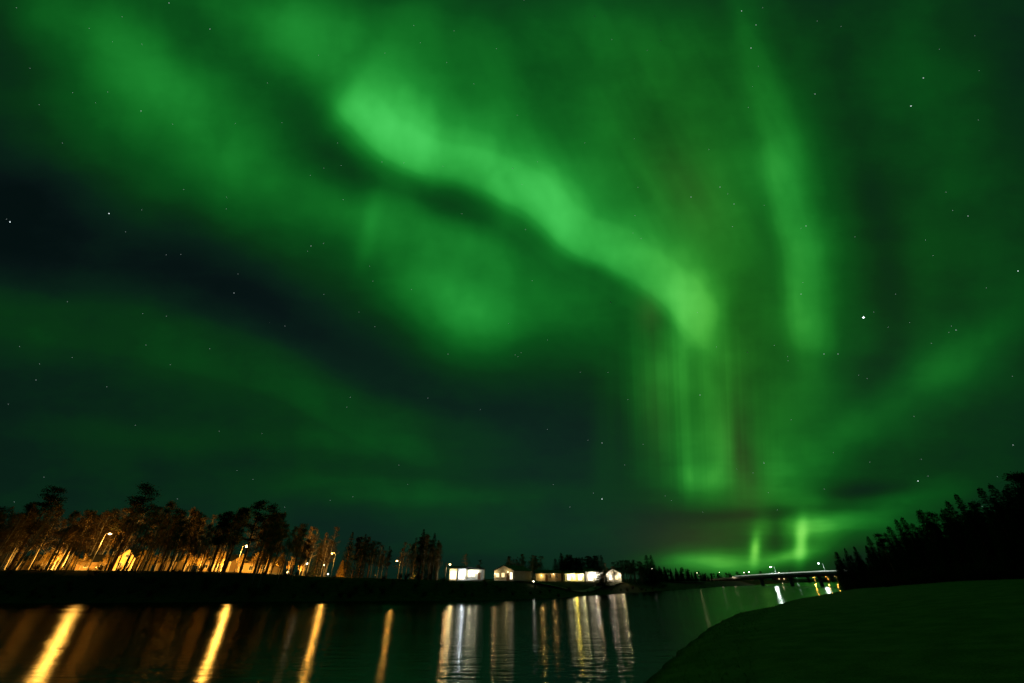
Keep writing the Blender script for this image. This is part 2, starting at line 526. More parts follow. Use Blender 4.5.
M_ochre = mat('ochre painted boards', (0.50, 0.36, 0.18), 0.65, var=0.15, scale=1.5, stretch=(9, 9, 0.4))
M_brown = mat('brown stained boards', (0.24, 0.16, 0.08), 0.7, var=0.15, scale=1.5, stretch=(9, 9, 0.4))
M_redwall = mat('red ochre boards', (0.28, 0.07, 0.04), 0.7, var=0.15, scale=1.5, stretch=(9, 9, 0.4))
M_roof = mat('dark sheet roof', (0.018, 0.018, 0.02), 0.8, var=0.2, scale=2)
M_trim = mat('white trim', (0.75, 0.75, 0.72), 0.5, var=0.04)
M_glass = mat('dark window glass', (0.02, 0.025, 0.03), 0.08, spec=0.6)
M_lit = emit('lamplit window', (1.0, 0.72, 0.32), 1.6)
M_litw = emit('bright white window', (1.0, 0.86, 0.58), 2.6)
M_door = mat('brown door', (0.14, 0.08, 0.05), 0.5, var=0.1)
M_steel = mat('galvanised steel', (0.22, 0.225, 0.23), 0.45, var=0.1, metal=0.6)
M_concrete = mat('bridge concrete', (0.42, 0.42, 0.40), 0.8, var=0.15, scale=0.8, bump=0.2)
M_asphalt = mat('asphalt', (0.05, 0.05, 0.05), 0.85, var=0.2, scale=6)
M_na = emit('sodium lamp glass', (1.0, 0.50, 0.10), 9.0)
M_naf = emit('sodium lamp glass, warm', (1.0, 0.62, 0.22), 9.0)
M_led = emit('white lamp glass', (0.85, 1.0, 0.92), 9.0)
M_warmw = emit('warm white lamp glass', (1.0, 0.85, 0.55), 9.0)

# ------------------------------------------------------------------ terrain
NEAR = [(-900, -330), (-200, -72), (-40, -12), (-12, 4.5), (0, 14.5), (6.0, 24), (12.0, 35), (20.7, 50), (32.6, 68), (44, 80), (62, 104), (89, 134), (144, 198), (230, 300), (300, 380), (420, 520), (700, 760), (3000, 2400)]
FAR = [(-900, -30), (-300, 62), (-200, 82), (-103, 94), (-70, 99), (-36, 103), (-7, 106), (12, 119), (27, 142), (46, 166), (75, 208), (104, 252), (178, 345), (250, 440), (340, 560), (560, 800), (2800, 2700)]
def poly_d(px_, py_, pts):
    best = np.full(px_.shape, 1e18)
    for (ax, ay), (bx, by) in zip(pts[:-1], pts[1:]):
        dx, dy = bx - ax, by - ay
        t = np.clip(((px_ - ax) * dx + (py_ - ay) * dy) / (dx * dx + dy * dy), 0, 1)
        best = np.minimum(best, (px_ - ax - t * dx) ** 2 + (py_ - ay - t * dy) ** 2)
    return np.sqrt(best)
def inside(px_, py_, poly):
    r = np.zeros(px_.shape, bool); n = len(poly); j = n - 1
    for i in range(n):
        (xi, yi), (xj, yj) = poly[i], poly[j]
        c = ((yi > py_) != (yj > py_)) & (px_ < (xj - xi) * (py_ - yi) / (yj - yi + 1e-12) + xi)
        r ^= c; j = i
    return r
RIVER = NEAR + FAR[::-1]
FARLAND = FAR + [(6000, 9000), (-9000, 9000), (-9000, -30)]
def smooth(t): 
    t = np.clip(t, 0, 1); return t * t * (3 - 2 * t)
AZ = [-3.0, -1.15, -0.75, -0.62, -0.5, -0.41, -0.27, -0.14, 0.2, 0.5, 3.0]
SL = [0.016, 0.0165, 0.0150, 0.0120, 0.0075, 0.0040, 0.0, -0.0030, -0.0050, -0.008, -0.008]
def height(x, y):
    x = np.asarray(x, float); y = np.asarray(y, float)
    wob = 0.9 * np.sin(x * 0.21 + y * 0.13) + 0.6 * np.sin(x * 0.47 - y * 0.35 + 2) + 0.3 * np.sin(x * 1.1 + y * 0.9)
    dn = poly_d(x, y, NEAR); df = poly_d(x, y, FAR)
    riv = inside(x, y, RIVER); far = inside(x, y, FARLAND)
    w = np.minimum(dn, df)
    z_r = -0.10 - 1.6 * smooth(w / 12.0)
    rag = 0.5 * np.sin(x * 1.9 + 1.3 * np.sin(y * 1.1)) * np.cos(y * 1.7) + 0.45 * np.sin(x * 0.8 + y * 0.9)
    dn2 = np.maximum(dn + wob * 0.10 * smooth(dn / 4) - 0.25 + 0.15 * rag * (1 - smooth(dn / 5)), -0.4)
    z_n = 2.55 * (1 - np.exp(-dn2 / 12.0)) + 1.80 * smooth((dn2 - 9) / 28) + 0.05 * np.sin(x * 0.6) * np.cos(y * 0.5) * smooth(dn / 5)
    az = x / np.maximum(y, 20.0)
    s = np.interp(az, AZ, SL)
    lvl = EYE + s * np.minimum(np.maximum(y, 60), 190)
    lvl = lvl + 0.10 * np.sin(x * 0.16) * np.cos(y * 0.11)
    df2 = np.maximum(df + wob * 0.5 * smooth(df / 3), 0)
    prof = 0.10 * smooth(df2 / 2.0) + 0.90 * smooth((df2 - 1.0) / 12.0)
    z_f = lvl * prof
    return np.where(riv, z_r, np.where(far, z_f, z_n))
def hz(x, y): return float(height(np.array([x]), np.array([y]))[0])

def polar_sheet(name, radii, nang, zf, mats, smooth_=True):
    # angles denser in front of the viewer
    a = []
    for i in range(nang):
        t = i / nang * 2 - 1
        a.append(math.pi * (0.45 * t + 0.55 * t ** 3))
    a = np.array(a)
    R_, A_ = np.meshgrid(np.array(radii), a, indexing='ij')
    x = R_ * np.sin(A_); y = R_ * np.cos(A_)
    z = zf(x, y)
    n = nang
    vs = np.stack([x.ravel(), y.ravel(), z.ravel()], 1).tolist()
    vs.append([0, 0, float(zf(np.array([0.0]), np.array([0.0]))[0])])
    fs = []
    for i in range(len(radii) - 1):
        b = i * n
        for k in range(n):
            k2 = (k + 1) % n
            fs.append((b + k, b + n + k, b + n + k2, b + k2))
    c = len(vs) - 1
    fs += [(c, k, (k + 1) % n) for k in range(n)]
    me = bpy.data.meshes.new(name); me.from_pydata(vs, [], fs)
    if smooth_: me.polygons.foreach_set('use_smooth', [True] * len(me.polygons))
    me.materials.append(mats); me.update()
    o = bpy.data.objects.new(name, me); COL.objects.link(o)
    o['kind'] = 'structure'
    return o

def ground_mat():
    m = bpy.data.materials.new('ground'); m.use_nodes = True
    t = m.node_tree; b = t.nodes['Principled BSDF']; L = t.links
    N = t.nodes.new
    g = N('ShaderNodeNewGeometry')
    sep = N('ShaderNodeSeparateXYZ'); L.new(g.outputs['Position'], sep.inputs[0])
    def noise(s, det=5, vec=None):
        n = N('ShaderNodeTexNoise'); n.inputs['Scale'].default_value = s; n.inputs['Detail'].default_value = det
        L.new(vec or g.outputs['Position'], n.inputs['Vector']); return n.outputs[0]
    def ramp(f, p0, c0, p1, c1):
        r = N('ShaderNodeValToRGB'); r.color_ramp.elements[0].position = p0; r.color_ramp.elements[1].position = p1
        r.color_ramp.elements[0].color = (*c0, 1); r.color_ramp.elements[1].color = (*c1, 1); L.new(f, r.inputs[0]); return r.outputs[0]
    lawn = ramp(noise(0.6), 0.35, (0.12, 0.125, 0.04), 0.65, (0.22, 0.20, 0.07))
    fine = ramp(noise(14.0, 3), 0.3, (0.55, 0.55, 0.55), 0.7, (1.25, 1.2, 1.1))
    mul = N('ShaderNodeMix'); mul.data_type = 'RGBA'; mul.blend_type = 'MULTIPLY'; mul.inputs[0].default_value = 1
    L.new(lawn, mul.inputs[6]); L.new(fine, mul.inputs[7])
    dry = ramp(noise(0.9), 0.35, (0.035, 0.03, 0.015), 0.65, (0.075, 0.06, 0.03))
    # the lawn is on the viewer's side of the river: below the line y = 30 + 1.05 x
    li = N('ShaderNodeMath'); li.operation = 'MULTIPLY_ADD'; L.new(sep.outputs[0], li.inputs[0]); li.inputs[1].default_value = -1.15; L.new(sep.outputs[1], li.inputs[2])
    mr = N('ShaderNodeMapRange'); L.new(li.outputs[0], mr.inputs[0]); mr.inputs[1].default_value = 60; mr.inputs[2].default_value = 75
    mx = N('ShaderNodeMix'); mx.data_type = 'RGBA'; L.new(mr.outputs[0], mx.inputs[0]); L.new(mul.outputs[2], mx.inputs[6]); L.new(dry, mx.inputs[7])
    # wet silt at the waterline
    hz_ = N('ShaderNodeMapRange'); L.new(sep.outputs[2], hz_.inputs[0]); hz_.inputs[1].default_value = 0.02; hz_.inputs[2].default_value = 0.14
    mx2 = N('ShaderNodeMix'); mx2.data_type = 'RGBA'; L.new(hz_.outputs[0], mx2.inputs[0]); mx2.inputs[6].default_value = (0.045, 0.04, 0.03, 1); L.new(mx.outputs[2], mx2.inputs[7])
    L.new(mx2.outputs[2], b.inputs['Base Color'])
    b.inputs['Roughness'].default_value = 0.95; b.inputs['Specular IOR Level'].default_value = 0.08
    bp = N('ShaderNodeBump'); bp.inputs['Strength'].default_value = 0.7; bp.inputs['Distance'].default_value = 0.08
    L.new(noise(5.0, 6), bp.inputs['Height']); L.new(bp.outputs[0], b.inputs['Normal'])
    return m

def water_mat():
    m = bpy.data.materials.new('river water'); m.use_nodes = True
    t = m.node_tree; b = t.nodes['Principled BSDF']; L = t.links; N = t.nodes.new
    b.inputs['Base Color'].default_value = (0.004, 0.007, 0.007, 1)
    b.inputs['IOR'].default_value = 1.333
    b.inputs['Specular IOR Level'].default_value = 0.42
    g = N('ShaderNodeNewGeometry')
    def mp(scale, rot=0.0):
        q = N('ShaderNodeMapping'); q.inputs['Scale'].default_value = scale; q.inputs['Rotation'].default_value = (0, 0, rot)
        L.new(g.outputs['Position'], q.inputs[0]); return q.outputs[0]
    n1 = N('ShaderNodeTexNoise'); n1.inputs['Scale'].default_value = 1.0; n1.inputs['Detail'].default_value = 3; L.new(mp((0.035, 0.10, 1), 0.1), n1.inputs['Vector'])
    r = N('ShaderNodeMapRange'); L.new(n1.outputs[0], r.inputs[0]); r.inputs[1].default_value = 0.32; r.inputs[2].default_value = 0.68
    r.inputs[3].default_value = WATER_R[0]; r.inputs[4].default_value = WATER_R[1]
    # a slack strip along the near bank, beyond a current line: its fine chop scatters the reflections
    sp = N('ShaderNodeSeparateXYZ'); L.new(g.outputs['Position'], sp.inputs[0])
    f = N('ShaderNodeMath'); f.operation = 'MULTIPLY_ADD'; L.new(sp.outputs[0], f.inputs[0]); f.inputs[1].default_value = -1.52; L.new(sp.outputs[1], f.inputs[2])
    nn = N('ShaderNodeTexNoise'); nn.inputs['Scale'].default_value = 0.35; L.new(g.outputs['Position'], nn.inputs['Vector'])
    f2 = N('ShaderNodeMath'); f2.operation = 'MULTIPLY_ADD'; L.new(nn.outputs[0], f2.inputs[0]); f2.inputs[1].default_value = 4.0; L.new(f.outputs[0], f2.inputs[2])
    k = N('ShaderNodeMapRange'); k.interpolation_type = 'SMOOTHSTEP'; L.new(f2.outputs[0], k.inputs[0]); k.inputs[1].default_value = 24.0; k.inputs[2].default_value = 28.0
    k.inputs[3].default_value = -0.06; k.inputs[4].default_value = 0.0
    fy_ = N('ShaderNodeMapRange'); L.new(sp.outputs[1], fy_.inputs[0]); fy_.inputs[1].default_value = 40; fy_.inputs[2].default_value = 75; fy_.inputs[3].default_value = 1.0; fy_.inputs[4].default_value = 0.0
    ad = N('ShaderNodeMath'); ad.operation = 'MULTIPLY_ADD'; L.new(k.outputs[0], ad.inputs[0]); L.new(fy_.outputs[0], ad.inputs[1]); L.new(r.outputs[0], ad.inputs[2])
    # smoother towards the viewer, out of the wind
    ca = N('ShaderNodeMapRange'); ca.interpolation_type = 'SMOOTHSTEP'; L.new(sp.outputs[1], ca.inputs[0]); ca.inputs[1].default_value = 26; ca.inputs[2].default_value = 66; ca.inputs[3].default_value = 0.74; ca.inputs[4].default_value = 1.0
    mu = N('ShaderNodeMath'); mu.operation = 'MULTIPLY'; L.new(ad.outputs[0], mu.inputs[0]); L.new(ca.outputs[0], mu.inputs[1])
    rough_out = mu.outputs[0]
    n2 = N('ShaderNodeTexNoise'); n2.inputs['Scale'].default_value = 1.0; n2.inputs['Detail'].default_value = 4; n2.inputs['Roughness'].default_value = 0.6
    L.new(mp((0.30, 1.3, 1), 0.15), n2.inputs['Vector'])
    bp = N('ShaderNodeBump'); bp.inputs['Strength'].default_value = 1.0; bp.inputs['Distance'].default_value = WATER_B
    L.new(n2.outputs[0], bp.inputs['Height'])
    # dark water body under a wind-roughened surface
    gl = N('ShaderNodeBsdfGlossy'); gl.distribution = 'BECKMANN'; gl.inputs['Color'].default_value = (0.40, 0.40, 0.39, 1)
    L.new(rough_out, gl.inputs['Roughness']); L.new(bp.outputs[0], gl.inputs['Normal'])
    df = N('ShaderNodeBsdfDiffuse'); df.inputs['Color'].default_value = (0.004, 0.007, 0.007, 1)
    fr = N('ShaderNodeFresnel'); fr.inputs['IOR'].default_value = 1.31; L.new(bp.outputs[0], fr.inputs['Normal'])
    mxs = N('ShaderNodeMixShader'); L.new(fr.outputs[0], mxs.inputs[0]); L.new(df.outputs[0], mxs.inputs[1]); L.new(gl.outputs[0], mxs.inputs[2])
    L.new(mxs.outputs[0], t.nodes['Material Output'].inputs[0])
    t.nodes.remove(b)
    return m
WATER_R = (0.18, 0.26); WATER_B = 0.045
rad = []
r_ = 1.5
while r_ < 9000:
    rad.append(r_); r_ *= 1.027
polar_sheet('ground', rad, 420, height, ground_mat())
polar_sheet('river_water', [2, 20, 60, 150, 400, 1000, 3000, 9000], 48, lambda x, y: np.zeros(x.shape), water_mat(), False)

# the street behind the left bank, with kerbs
def strip(name, pts, w, dz, m, h=0.0):
    mb = MB(); L_, R_ = [], []
    P_ = [Vector((a, b)) for a, b in pts]
    Q = []
    for a, b in zip(P_[:-1], P_[1:]):
        n = max(2, int((b - a).length / 2.0))
        Q += [a.lerp(b, i / n) for i in range(n)]
    Q.append(P_[-1])
    for i, p in enumerate(Q):
        d = (Q[min(i + 1, len(Q) - 1)] - Q[max(i - 1, 0)]).normalized(); s = Vector((-d.y, d.x)) * w / 2
        z = hz(p.x, p.y) + dz
        L_.append((p.x + s.x, p.y + s.y, max(z, hz(p.x + s.x, p.y + s.y) + dz))); R_.append((p.x - s.x, p.y - s.y, max(z, hz(p.x - s.x, p.y - s.y) + dz)))
    n = len(L_)
    mb.add(L_ + R_, [(i, i + n, i + n + 1, i + 1) for i in range(n - 1)])
    o = mb.build(name, m, smooth=True); o['kind'] = 'structure'; return o
STREET = [(-230, 118), (-125, 133), (-100, 138), (-72, 146), (-52, 154), (-30, 172), (0, 186), (60, 215), (120, 290), (166, 400)]
strip('road', STREET, 6.5, 0.10, M_asphalt)
strip('path', [(-190, 103), (-120, 110.5), (-80, 115), (-40, 119), (-6, 123), (20, 138), (44, 182)], 2.4, 0.07, mat('gravel path', (0.16, 0.14, 0.11), 0.95, var=0.25, scale=8))
# ================================================================== trees
def tree_birch(seed, h, leafy=1.0):
    r = random.Random(seed)
    tr, cr = MB(), MB()
    pts, rad = [], []
    ax, ay = r.uniform(-1, 1), r.uniform(-1, 1)
    n = 9
    for i in range(n + 1):
        t = i / n
        pts.append(Vector((0.035 * h * ax * math.sin(t * 2.2) + r.uniform(-.05, .05), 0.035 * h * ay * math.sin(t * 1.7) + r.uniform(-.05, .05), t * h)))
        rad.append((0.0105 * h) * (1 - t) ** 0.8 + 0.015)
    pts[0].z = -0.3
    tr.tube(pts, rad, 7)
    def on(t):
        k = min(int(t * n), n - 1); return pts[k].lerp(pts[k + 1], t * n - k)
    for i in range(30):
        t = r.uniform(0.30, 0.97); p = on(t); a = r.uniform(0, 2 * math.pi)
        L = h * 0.27 * (1.08 - t) ** 0.7 * r.uniform(0.6, 1.2); up = r.uniform(0.7, 1.5)
        d = Vector((math.cos(a), math.sin(a), up)).normalized()
        q = p + d * L * 0.5; e = p + d * L + Vector((math.cos(a) * .15 * L, math.sin(a) * .15 * L, -0.16 * L))
        tr.tube([p, q, e], [0.035 + 0.03 * (1 - t), 0.025, 0.008], 4, cap=False)
        for k in range(7):
            u = r.uniform(0.3, 1.0); s = p.lerp(e, u) if u > .5 else p.lerp(q, u * 2)
            b = r.uniform(0, 6.28); L2 = L * r.uniform(0.18, 0.4)
            e2 = s + Vector((math.cos(b) * L2, math.sin(b) * L2, L2 * r.uniform(-0.6, 0.8)))
            cr.tube([s, s.lerp(e2, .5) + Vector((0, 0, .05)), e2], [0.014, 0.010, 0.004], 3, cap=False, mi=1)
            for j in range(int(11 * leafy)):
                c = s.lerp(e2, r.uniform(0.2, 1.15)) + Vector((r.gauss(0, .16), r.gauss(0, .16), r.gauss(0, .2)))
                cr.leaf(c, (r.uniform(-1, 1), r.uniform(-1, 1), r.uniform(-1.4, .4)), r.uniform(0.12, 0.30), r.uniform(.06, .14), r)
    return tr.mesh('trunk'), cr.mesh('crown')

def tree_pine(seed, h):
    r = random.Random(seed); tr, cr = MB(), MB()
    n = 7; bx, by = r.uniform(-.5, .5), r.uniform(-.5, .5)
    pts = [Vector((bx * math.sin(i / n * 2), by * math.sin(i / n * 2.5), i / n * h)) for i in range(n + 1)]; pts[0].z = -.3
    tr.tube(pts, [0.012 * h * (1 - i / n) ** .7 + .02 for i in range(n + 1)], 7)
    for i in range(34):
        t = r.uniform(0.42, 1.0) ; k = min(int(t * n), n - 1); p = pts[k].lerp(pts[k + 1], t * n - k)
        a = r.uniform(0, 6.28); L = h * 0.17 * math.sqrt(max(0.06, 1.06 - t)) * 1.3 * r.uniform(0.5, 1.15) * (0.6 + 0.4 * min(1, (t - .4) * 5))
        d = Vector((math.cos(a), math.sin(a), r.uniform(-.05, .55))).normalized(); e = p + d * L
        tr.tube([p, e], [0.05, 0.012], 4, cap=False)
        for c in range(3):
            cc = p.lerp(e, 0.45 + 0.28 * c) + Vector((r.gauss(0, .2), r.gauss(0, .2), r.gauss(0.1, .12)))
            for j in range(46):
                v = Vector((r.gauss(0, 1), r.gauss(0, 1), r.gauss(0, .55)))
                o = cc + v * 0.42 * r.uniform(.5, 1.2)
                cr.leaf(o, v + Vector((0, 0, .6)), r.uniform(.22, .50), r.uniform(.09, .17), r)
    return tr.mesh('trunk'), cr.mesh('crown')

def tree_spruce(seed, h, w=0.21, dens=1.5):
    r = random.Random(seed); tr, cr = MB(), MB()
    tr.tube([(0, 0, -.3), (r.uniform(-.05, .05), 0, h * .5), (0, 0, h)], [0.012 * h + .03, 0.007 * h + .02, .012], 6)
    z = 0.05 * h
    while z < h * 0.99:
        t = z / h
        L0 = h * w * (1 - t) ** 0.85 + 0.10
        nb = int(7 + 3 * (1 - t))
        a0 = r.uniform(0, 6.28)
        for k in range(nb):
            a = a0 + k * 6.283 / nb + r.uniform(-.25, .25); L = L0 * r.uniform(0.62, 1.18)
            dz = -0.42 * L * r.uniform(.5, 1.2) if t < .8 else 0.15 * L
            p = Vector((0, 0, z)); e = Vector((math.cos(a) * L, math.sin(a) * L, z + dz))
            cr.tube([p, e], [0.022, 0.006], 3, cap=False, mi=1)
            m = max(3, int(L * 4.2 * dens))
            for j in range(m):
                u = (j + r.random()) / m; c = p.lerp(e, 0.12 + .9 * u) + Vector((0, 0, 0.12 * L * math.sin(u * 3)))
                side = 1 if j % 2 else -1
                dd = Vector((math.cos(a + side * 0.8), math.sin(a + side * 0.8), r.uniform(-.75, .05)))
                cr.leaf(c, dd, r.uniform(.28, .5) * (0.5 + 0.5 * (1 - t)) * 1.15, r.uniform(.12, .22), r)
        z += (0.030 * h * (1 - 0.55 * t)) * r.uniform(.7, 1.2)
    for j in range(6): cr.leaf((0, 0, h - .35 + .06 * j), (r.uniform(-.5, .5), r.uniform(-.5, .5), 1), .3, .08, r)
    return tr.mesh('trunk'), cr.mesh('crown')

def shrub(seed, h):
    r = random.Random(seed); st, cr = MB(), MB()
    for i in range(16):
        a = r.uniform(0, 6.28); L = h * r.uniform(.55, 1.1); s = r.uniform(.1, .75)
        e = Vector((math.cos(a) * L * s, math.sin(a) * L * s, L * (1 - .35 * s)))
        st.tube([(0, 0, -.15), e * .5 + Vector((0, 0, .08 * L)), e], [.022, .014, .005], 4, cap=False)
        for j in range(46):
            c = e * r.uniform(.25, 1.06) + Vector((r.gauss(0, .13), r.gauss(0, .13), r.gauss(0, .1))) * h * .7
            if c.z < 0: c.z = .05
            cr.leaf(c, (r.uniform(-1, 1), r.uniform(-1, 1), r.uniform(-.5, 1)), r.uniform(.08, .2), r.uniform(.04, .09), r)
    return st.mesh('stem'), cr.mesh('foliage')

def protos(fn, args, mtr, mcr, pname, names=('trunk', 'crown')):
    out = []
    for a in args:
        tm, cm = fn(*a)
        tm.materials.append(mtr); cm.materials.append(mcr); cm.materials.append(M_twig)
        for me in (tm,): me.polygons.foreach_set('use_smooth', [True] * len(me.polygons))
        out.append((pname, names, tm, cm, a[1]))
    return out
BIRCH = protos(tree_birch, [(1, 15, 1.0), (2, 15, .8), (3, 15, 1.1), (4, 15, .55), (5, 15, .9)], M_bark_birch, M_leaf_birch, 'birch_tree')
PINE = protos(tree_pine, [(11, 18), (12, 18), (13, 18)], M_bark_pine, M_leaf_pine, 'pine_tree')
SPRUCE = protos(tree_spruce, [(21, 14), (22, 14, .24), (23, 14, .18), (24, 14, .225)], M_bark_pine, M_leaf_spruce, 'spruce_tree')
SHRUB = protos(shrub, [(31, 1.6), (32, 1.6), (33, 1.6)], M_twig, M_leaf_shrub, 'shrub', ('stem', 'foliage'))

def plant(kind, x, y, h, label, cat, group=None, dz=0.0, squeeze=1.0):
    pname, names, tm, cm, h0 = kind
    root = empty(pname, label, cat, (x, y, hz(x, y) + dz), RND.uniform(0, 6.28), group)
    s = h / h0; w = s * RND.uniform(.9, 1.12) * squeeze
    root.scale = (w, w, s)
    for nm, me in ((names[0], tm), (names[1], cm)):
        o = bpy.data.objects.new(nm, me); COL.objects.link(o); o.parent = root
    return root

def top_h(pts, x, y, Yd):
    """height a tree at (x, Yd) needs for its tip to reach the treeline pts (treeline given as seen from the lawn)"""
    xt = x
    for _ in range(3):
        ys = np.interp(xt, [p[0] for p in pts], [p[1] for p in pts]); xt = 512 + (x - 512) * ray(0, ys)[1] / 447.0
    return at(x, ys, Yd).z - hz(X_at(x, Yd), Yd)

LINE = [(-60, 500), (0, 503), (45, 500), (56, 492), (66, 503), (100, 507), (135, 500), (150, 489), (165, 500), (200, 505), (215, 512), (230, 508), (256, 505), (275, 507), (285, 513), (298, 516), (306, 533), (330, 545), (340, 545), (352, 533), (365, 532), (385, 540), (400, 540), (425, 530), (440, 540), (446, 552)]
AREAS = [(-120, 88, 'left of the leftmost lamp'), (88, 140, 'right of the leftmost lamp'), (140, 239, 'before the second lamp'),
         (239, 306, 'right of the second lamp'), (340, 447, 'in the grove by the white house')]
def area(x):
    for a, b, s in AREAS:
        if a <= x < b: return s
    return AREAS[-1][2]
LAMPS = [(88, 534, 127), (239, 546, 140), (328, 553.5, 152), (395, 561, 172)]
rb = random.Random(5)
def belt(n, y0, y1, frac, kindlist, lab, cat, grp, x0=-105, x1=446, skip=None):
    k = 0; tries = 0
    while k < n and tries < n * 30:
        tries += 1
        x = rb.uniform(x0, x1); Yd = rb.uniform(y0, y1)
        if 303 < x < 346: continue
        if x > 346: Yd += 16
        X = X_at(x, Yd)
        if any(-9 < x - l[0] < 10 and Yd < l[2] for l in LAMPS): continue
        if any((X - a) ** 2 + (Yd - b) ** 2 < 1.4 ** 2 for a, b in PLANTED): continue
        if skip and skip(X, Yd): continue
        h = top_h(LINE, x, 0, Yd) * rb.uniform(*frac)
        PLANTED.append((X, Yd))
        plant(rb.choice(kindlist), X, Yd, h, lab % area(x), cat, grp % area(x))
        k += 1
PLANTED = []
def on_street(X, Yd):
    return float(poly_d(np.array([X]), np.array([Yd]), STREET)[0]) < 4.5
def near_house(X, Yd):
    x = 512 + X / Yd * 451.5
    return on_street(X, Yd) or (60 < x < 110 and Yd > 139)
belt(78, 106, 117, (0.60, 0.90), BIRCH, 'slim front row birch, dark against the orange glow, %s', 'birch tree', 'front birches %s')
belt(64, 118, 133, (0.7, 1.0), BIRCH, 'middle row birch with brownish crown, %s', 'birch tree', 'middle birches %s', skip=on_street)
belt(40, 134, 150, (0.62, 0.9), BIRCH, 'rear birch, pale trunk lit orange, %s', 'birch tree', 'lit rear birches %s', skip=near_house)
belt(12, 116, 134, (0.80, 0.95), PINE, 'dark pine topping the birches, %s', 'pine tree', 'pines %s', skip=on_street)
belt(44, 174, 192, (0.7, 0.95), PINE + BIRCH[:2], 'back row tree behind the houses, %s', 'tree', 'back row trees %s')
for x, y, Yd, w in ((56, 490, 122, 'tallest pine above the far left end of the birch belt'), (150, 487, 126, 'tallest dark pine of the belt, right of the gabled house'),
                    (262, 504, 124, 'dark pine with a broad crown just right of the second street lamp'), (274, 506, 127, 'dark pine at the right shoulder of the birch belt')):
    X = at(x, y, Yd).x; plant(rb.choice(PINE), X, Yd, (at(x, y, Yd).z - hz(X, Yd)), w, 'pine tree', squeeze=1.15)
for i in range(12):
    x = rb.uniform(74, 106); Yd = rb.uniform(163, 176); X = X_at(x, Yd)
    plant(rb.choice(BIRCH), X, Yd, top_h(LINE, x, 0, Yd) * rb.uniform(.7, .92), 'birch behind the long low house, seen past the leftmost lamp', 'birch tree', 'birches behind the long low house', squeeze=1.2)
for i in range(10):
    x = rb.uniform(300, 326); Yd = rb.uniform(158, 172); X = X_at(x, Yd)
    plant(rb.choice(BIRCH + SPRUCE[:1]), X, Yd, at(x, rb.uniform(526, 545), Yd).z - hz(X, Yd), 'dark tree behind the post lamps, right of the birch belt', 'tree', 'dark trees behind the post lamps', squeeze=1.2)
YELLOW_SPRUCE = protos(tree_spruce, [(51, 7, .26, 2.0)], M_bark_pine, M_leaf_gold, 'larch_tree')  # a spruce; its yellow needles carry the lamplight as colour
p_ = at(343, 560, 143); plant(YELLOW_SPRUCE[0], p_.x, 143, p_.z - hz(p_.x, 143), 'small spruce, lamplight painted into its yellow needles, at the left foot of the grove', 'lamplit spruce tree')
for x, y, lab in ((605, 563, 'slim bare birch before the left edge of the lit gable house'), (612.5, 566, 'small bare birch before the lit gable house')):
    p_ = at(x, y, 170); plant(BIRCH[2], p_.x, 170, p_.z - hz(p_.x, 170), lab, 'birch tree', squeeze=1.4)
GOLD = protos(tree_birch, [(41, 15, 2.4), (42, 15, 2.8)], M_bark_birch, M_leaf_gold, 'young_birch')
for i in range(74):
    x = rb.uniform(-90, 300); Yd = rb.uniform(140, 150); X = X_at(x, Yd)
    if 82 < x < 93: continue
    plant(rb.choice(GOLD), X, Yd, rb.uniform(4.0, 6.6) * (0.8 if 56 < x < 108 else 1), 'low golden birch glowing in the street light, %s' % area(x), 'young birch', 'golden young birches %s' % area(x), squeeze=1.5)
# conifers of the grove left of the white house
for x, y, Yd, lab in (
                      (353, 532, 146, 'tall spruce at the left end of the grove, right of the small lit spruce'),
                      (366, 534, 150, 'dark spruce close to the left end of the grove'),
                      (424, 529, 152, 'tall dark spruce in the right half of the grove'),
                      (435, 533, 156, 'dark spruce near the right end of the grove')):
    X = at(x, y, Yd).x; plant(rb.choice(SPRUCE), X, Yd, at(x, y, Yd).z - hz(X, Yd), lab, 'spruce tree')
# trees around the lit houses
for x, y, Yd, k, lab, cat in (
        (468, 554, 168, BIRCH, 'small autumn tree glowing orange behind the white house', 'tree'),
        (480, 560, 168, BIRCH, 'smaller orange tree behind the right end of the white house', 'tree'),
        (510, 556, 176, BIRCH, 'brown birch behind the gable of the dark roofed house', 'birch tree'),
        (521, 554, 178, BIRCH, 'second brown birch behind the dark roofed house', 'birch tree'),
        (531, 555, 176, BIRCH, 'third brown birch behind the dark roofed house', 'birch tree'),
        (541, 556, 180, BIRCH, 'brown birch above the gap right of the dark roofed house', 'birch tree'),
        (561, 553, 190, SPRUCE, 'dark spruce behind the left end of the carport house', 'spruce tree'),
        (571, 555, 194, SPRUCE, 'dark spruce behind the middle of the carport house', 'spruce tree'),
        (582, 557, 196, SPRUCE, 'dark spruce behind the right end of the carport house', 'spruce tree'),
        (597, 557, 158, SPRUCE, 'pointed spruce in front of the brightest house', 'spruce tree'),
        (601, 555, 160, SPRUCE, 'taller pointed spruce in front of the brightest house', 'spruce tree'),
        (613, 562, 200, BIRCH, 'bare birch behind the lit gable house', 'birch tree'),
        (625, 561, 198, BIRCH, 'brown birch right of the lit gable house', 'birch tree'),
        (632, 560, 202, BIRCH, 'bushy brown birch between the lit gable house and the twin spruces', 'birch tree'),
        (640, 562, 204, BIRCH, 'brown birch just left of the twin spruces', 'birch tree'),
        (646, 555, 206, SPRUCE, 'left one of the twin pointed spruces', 'spruce tree'),
        (650.5, 555, 208, SPRUCE, 'right one of the twin pointed spruces', 'spruce tree')):
    X = at(x, y, Yd).x; plant(rb.choice(k), X, Yd, at(x, y, Yd).z - hz(X, Yd), lab, cat, squeeze=1.7 if k is SPRUCE else 1.8)
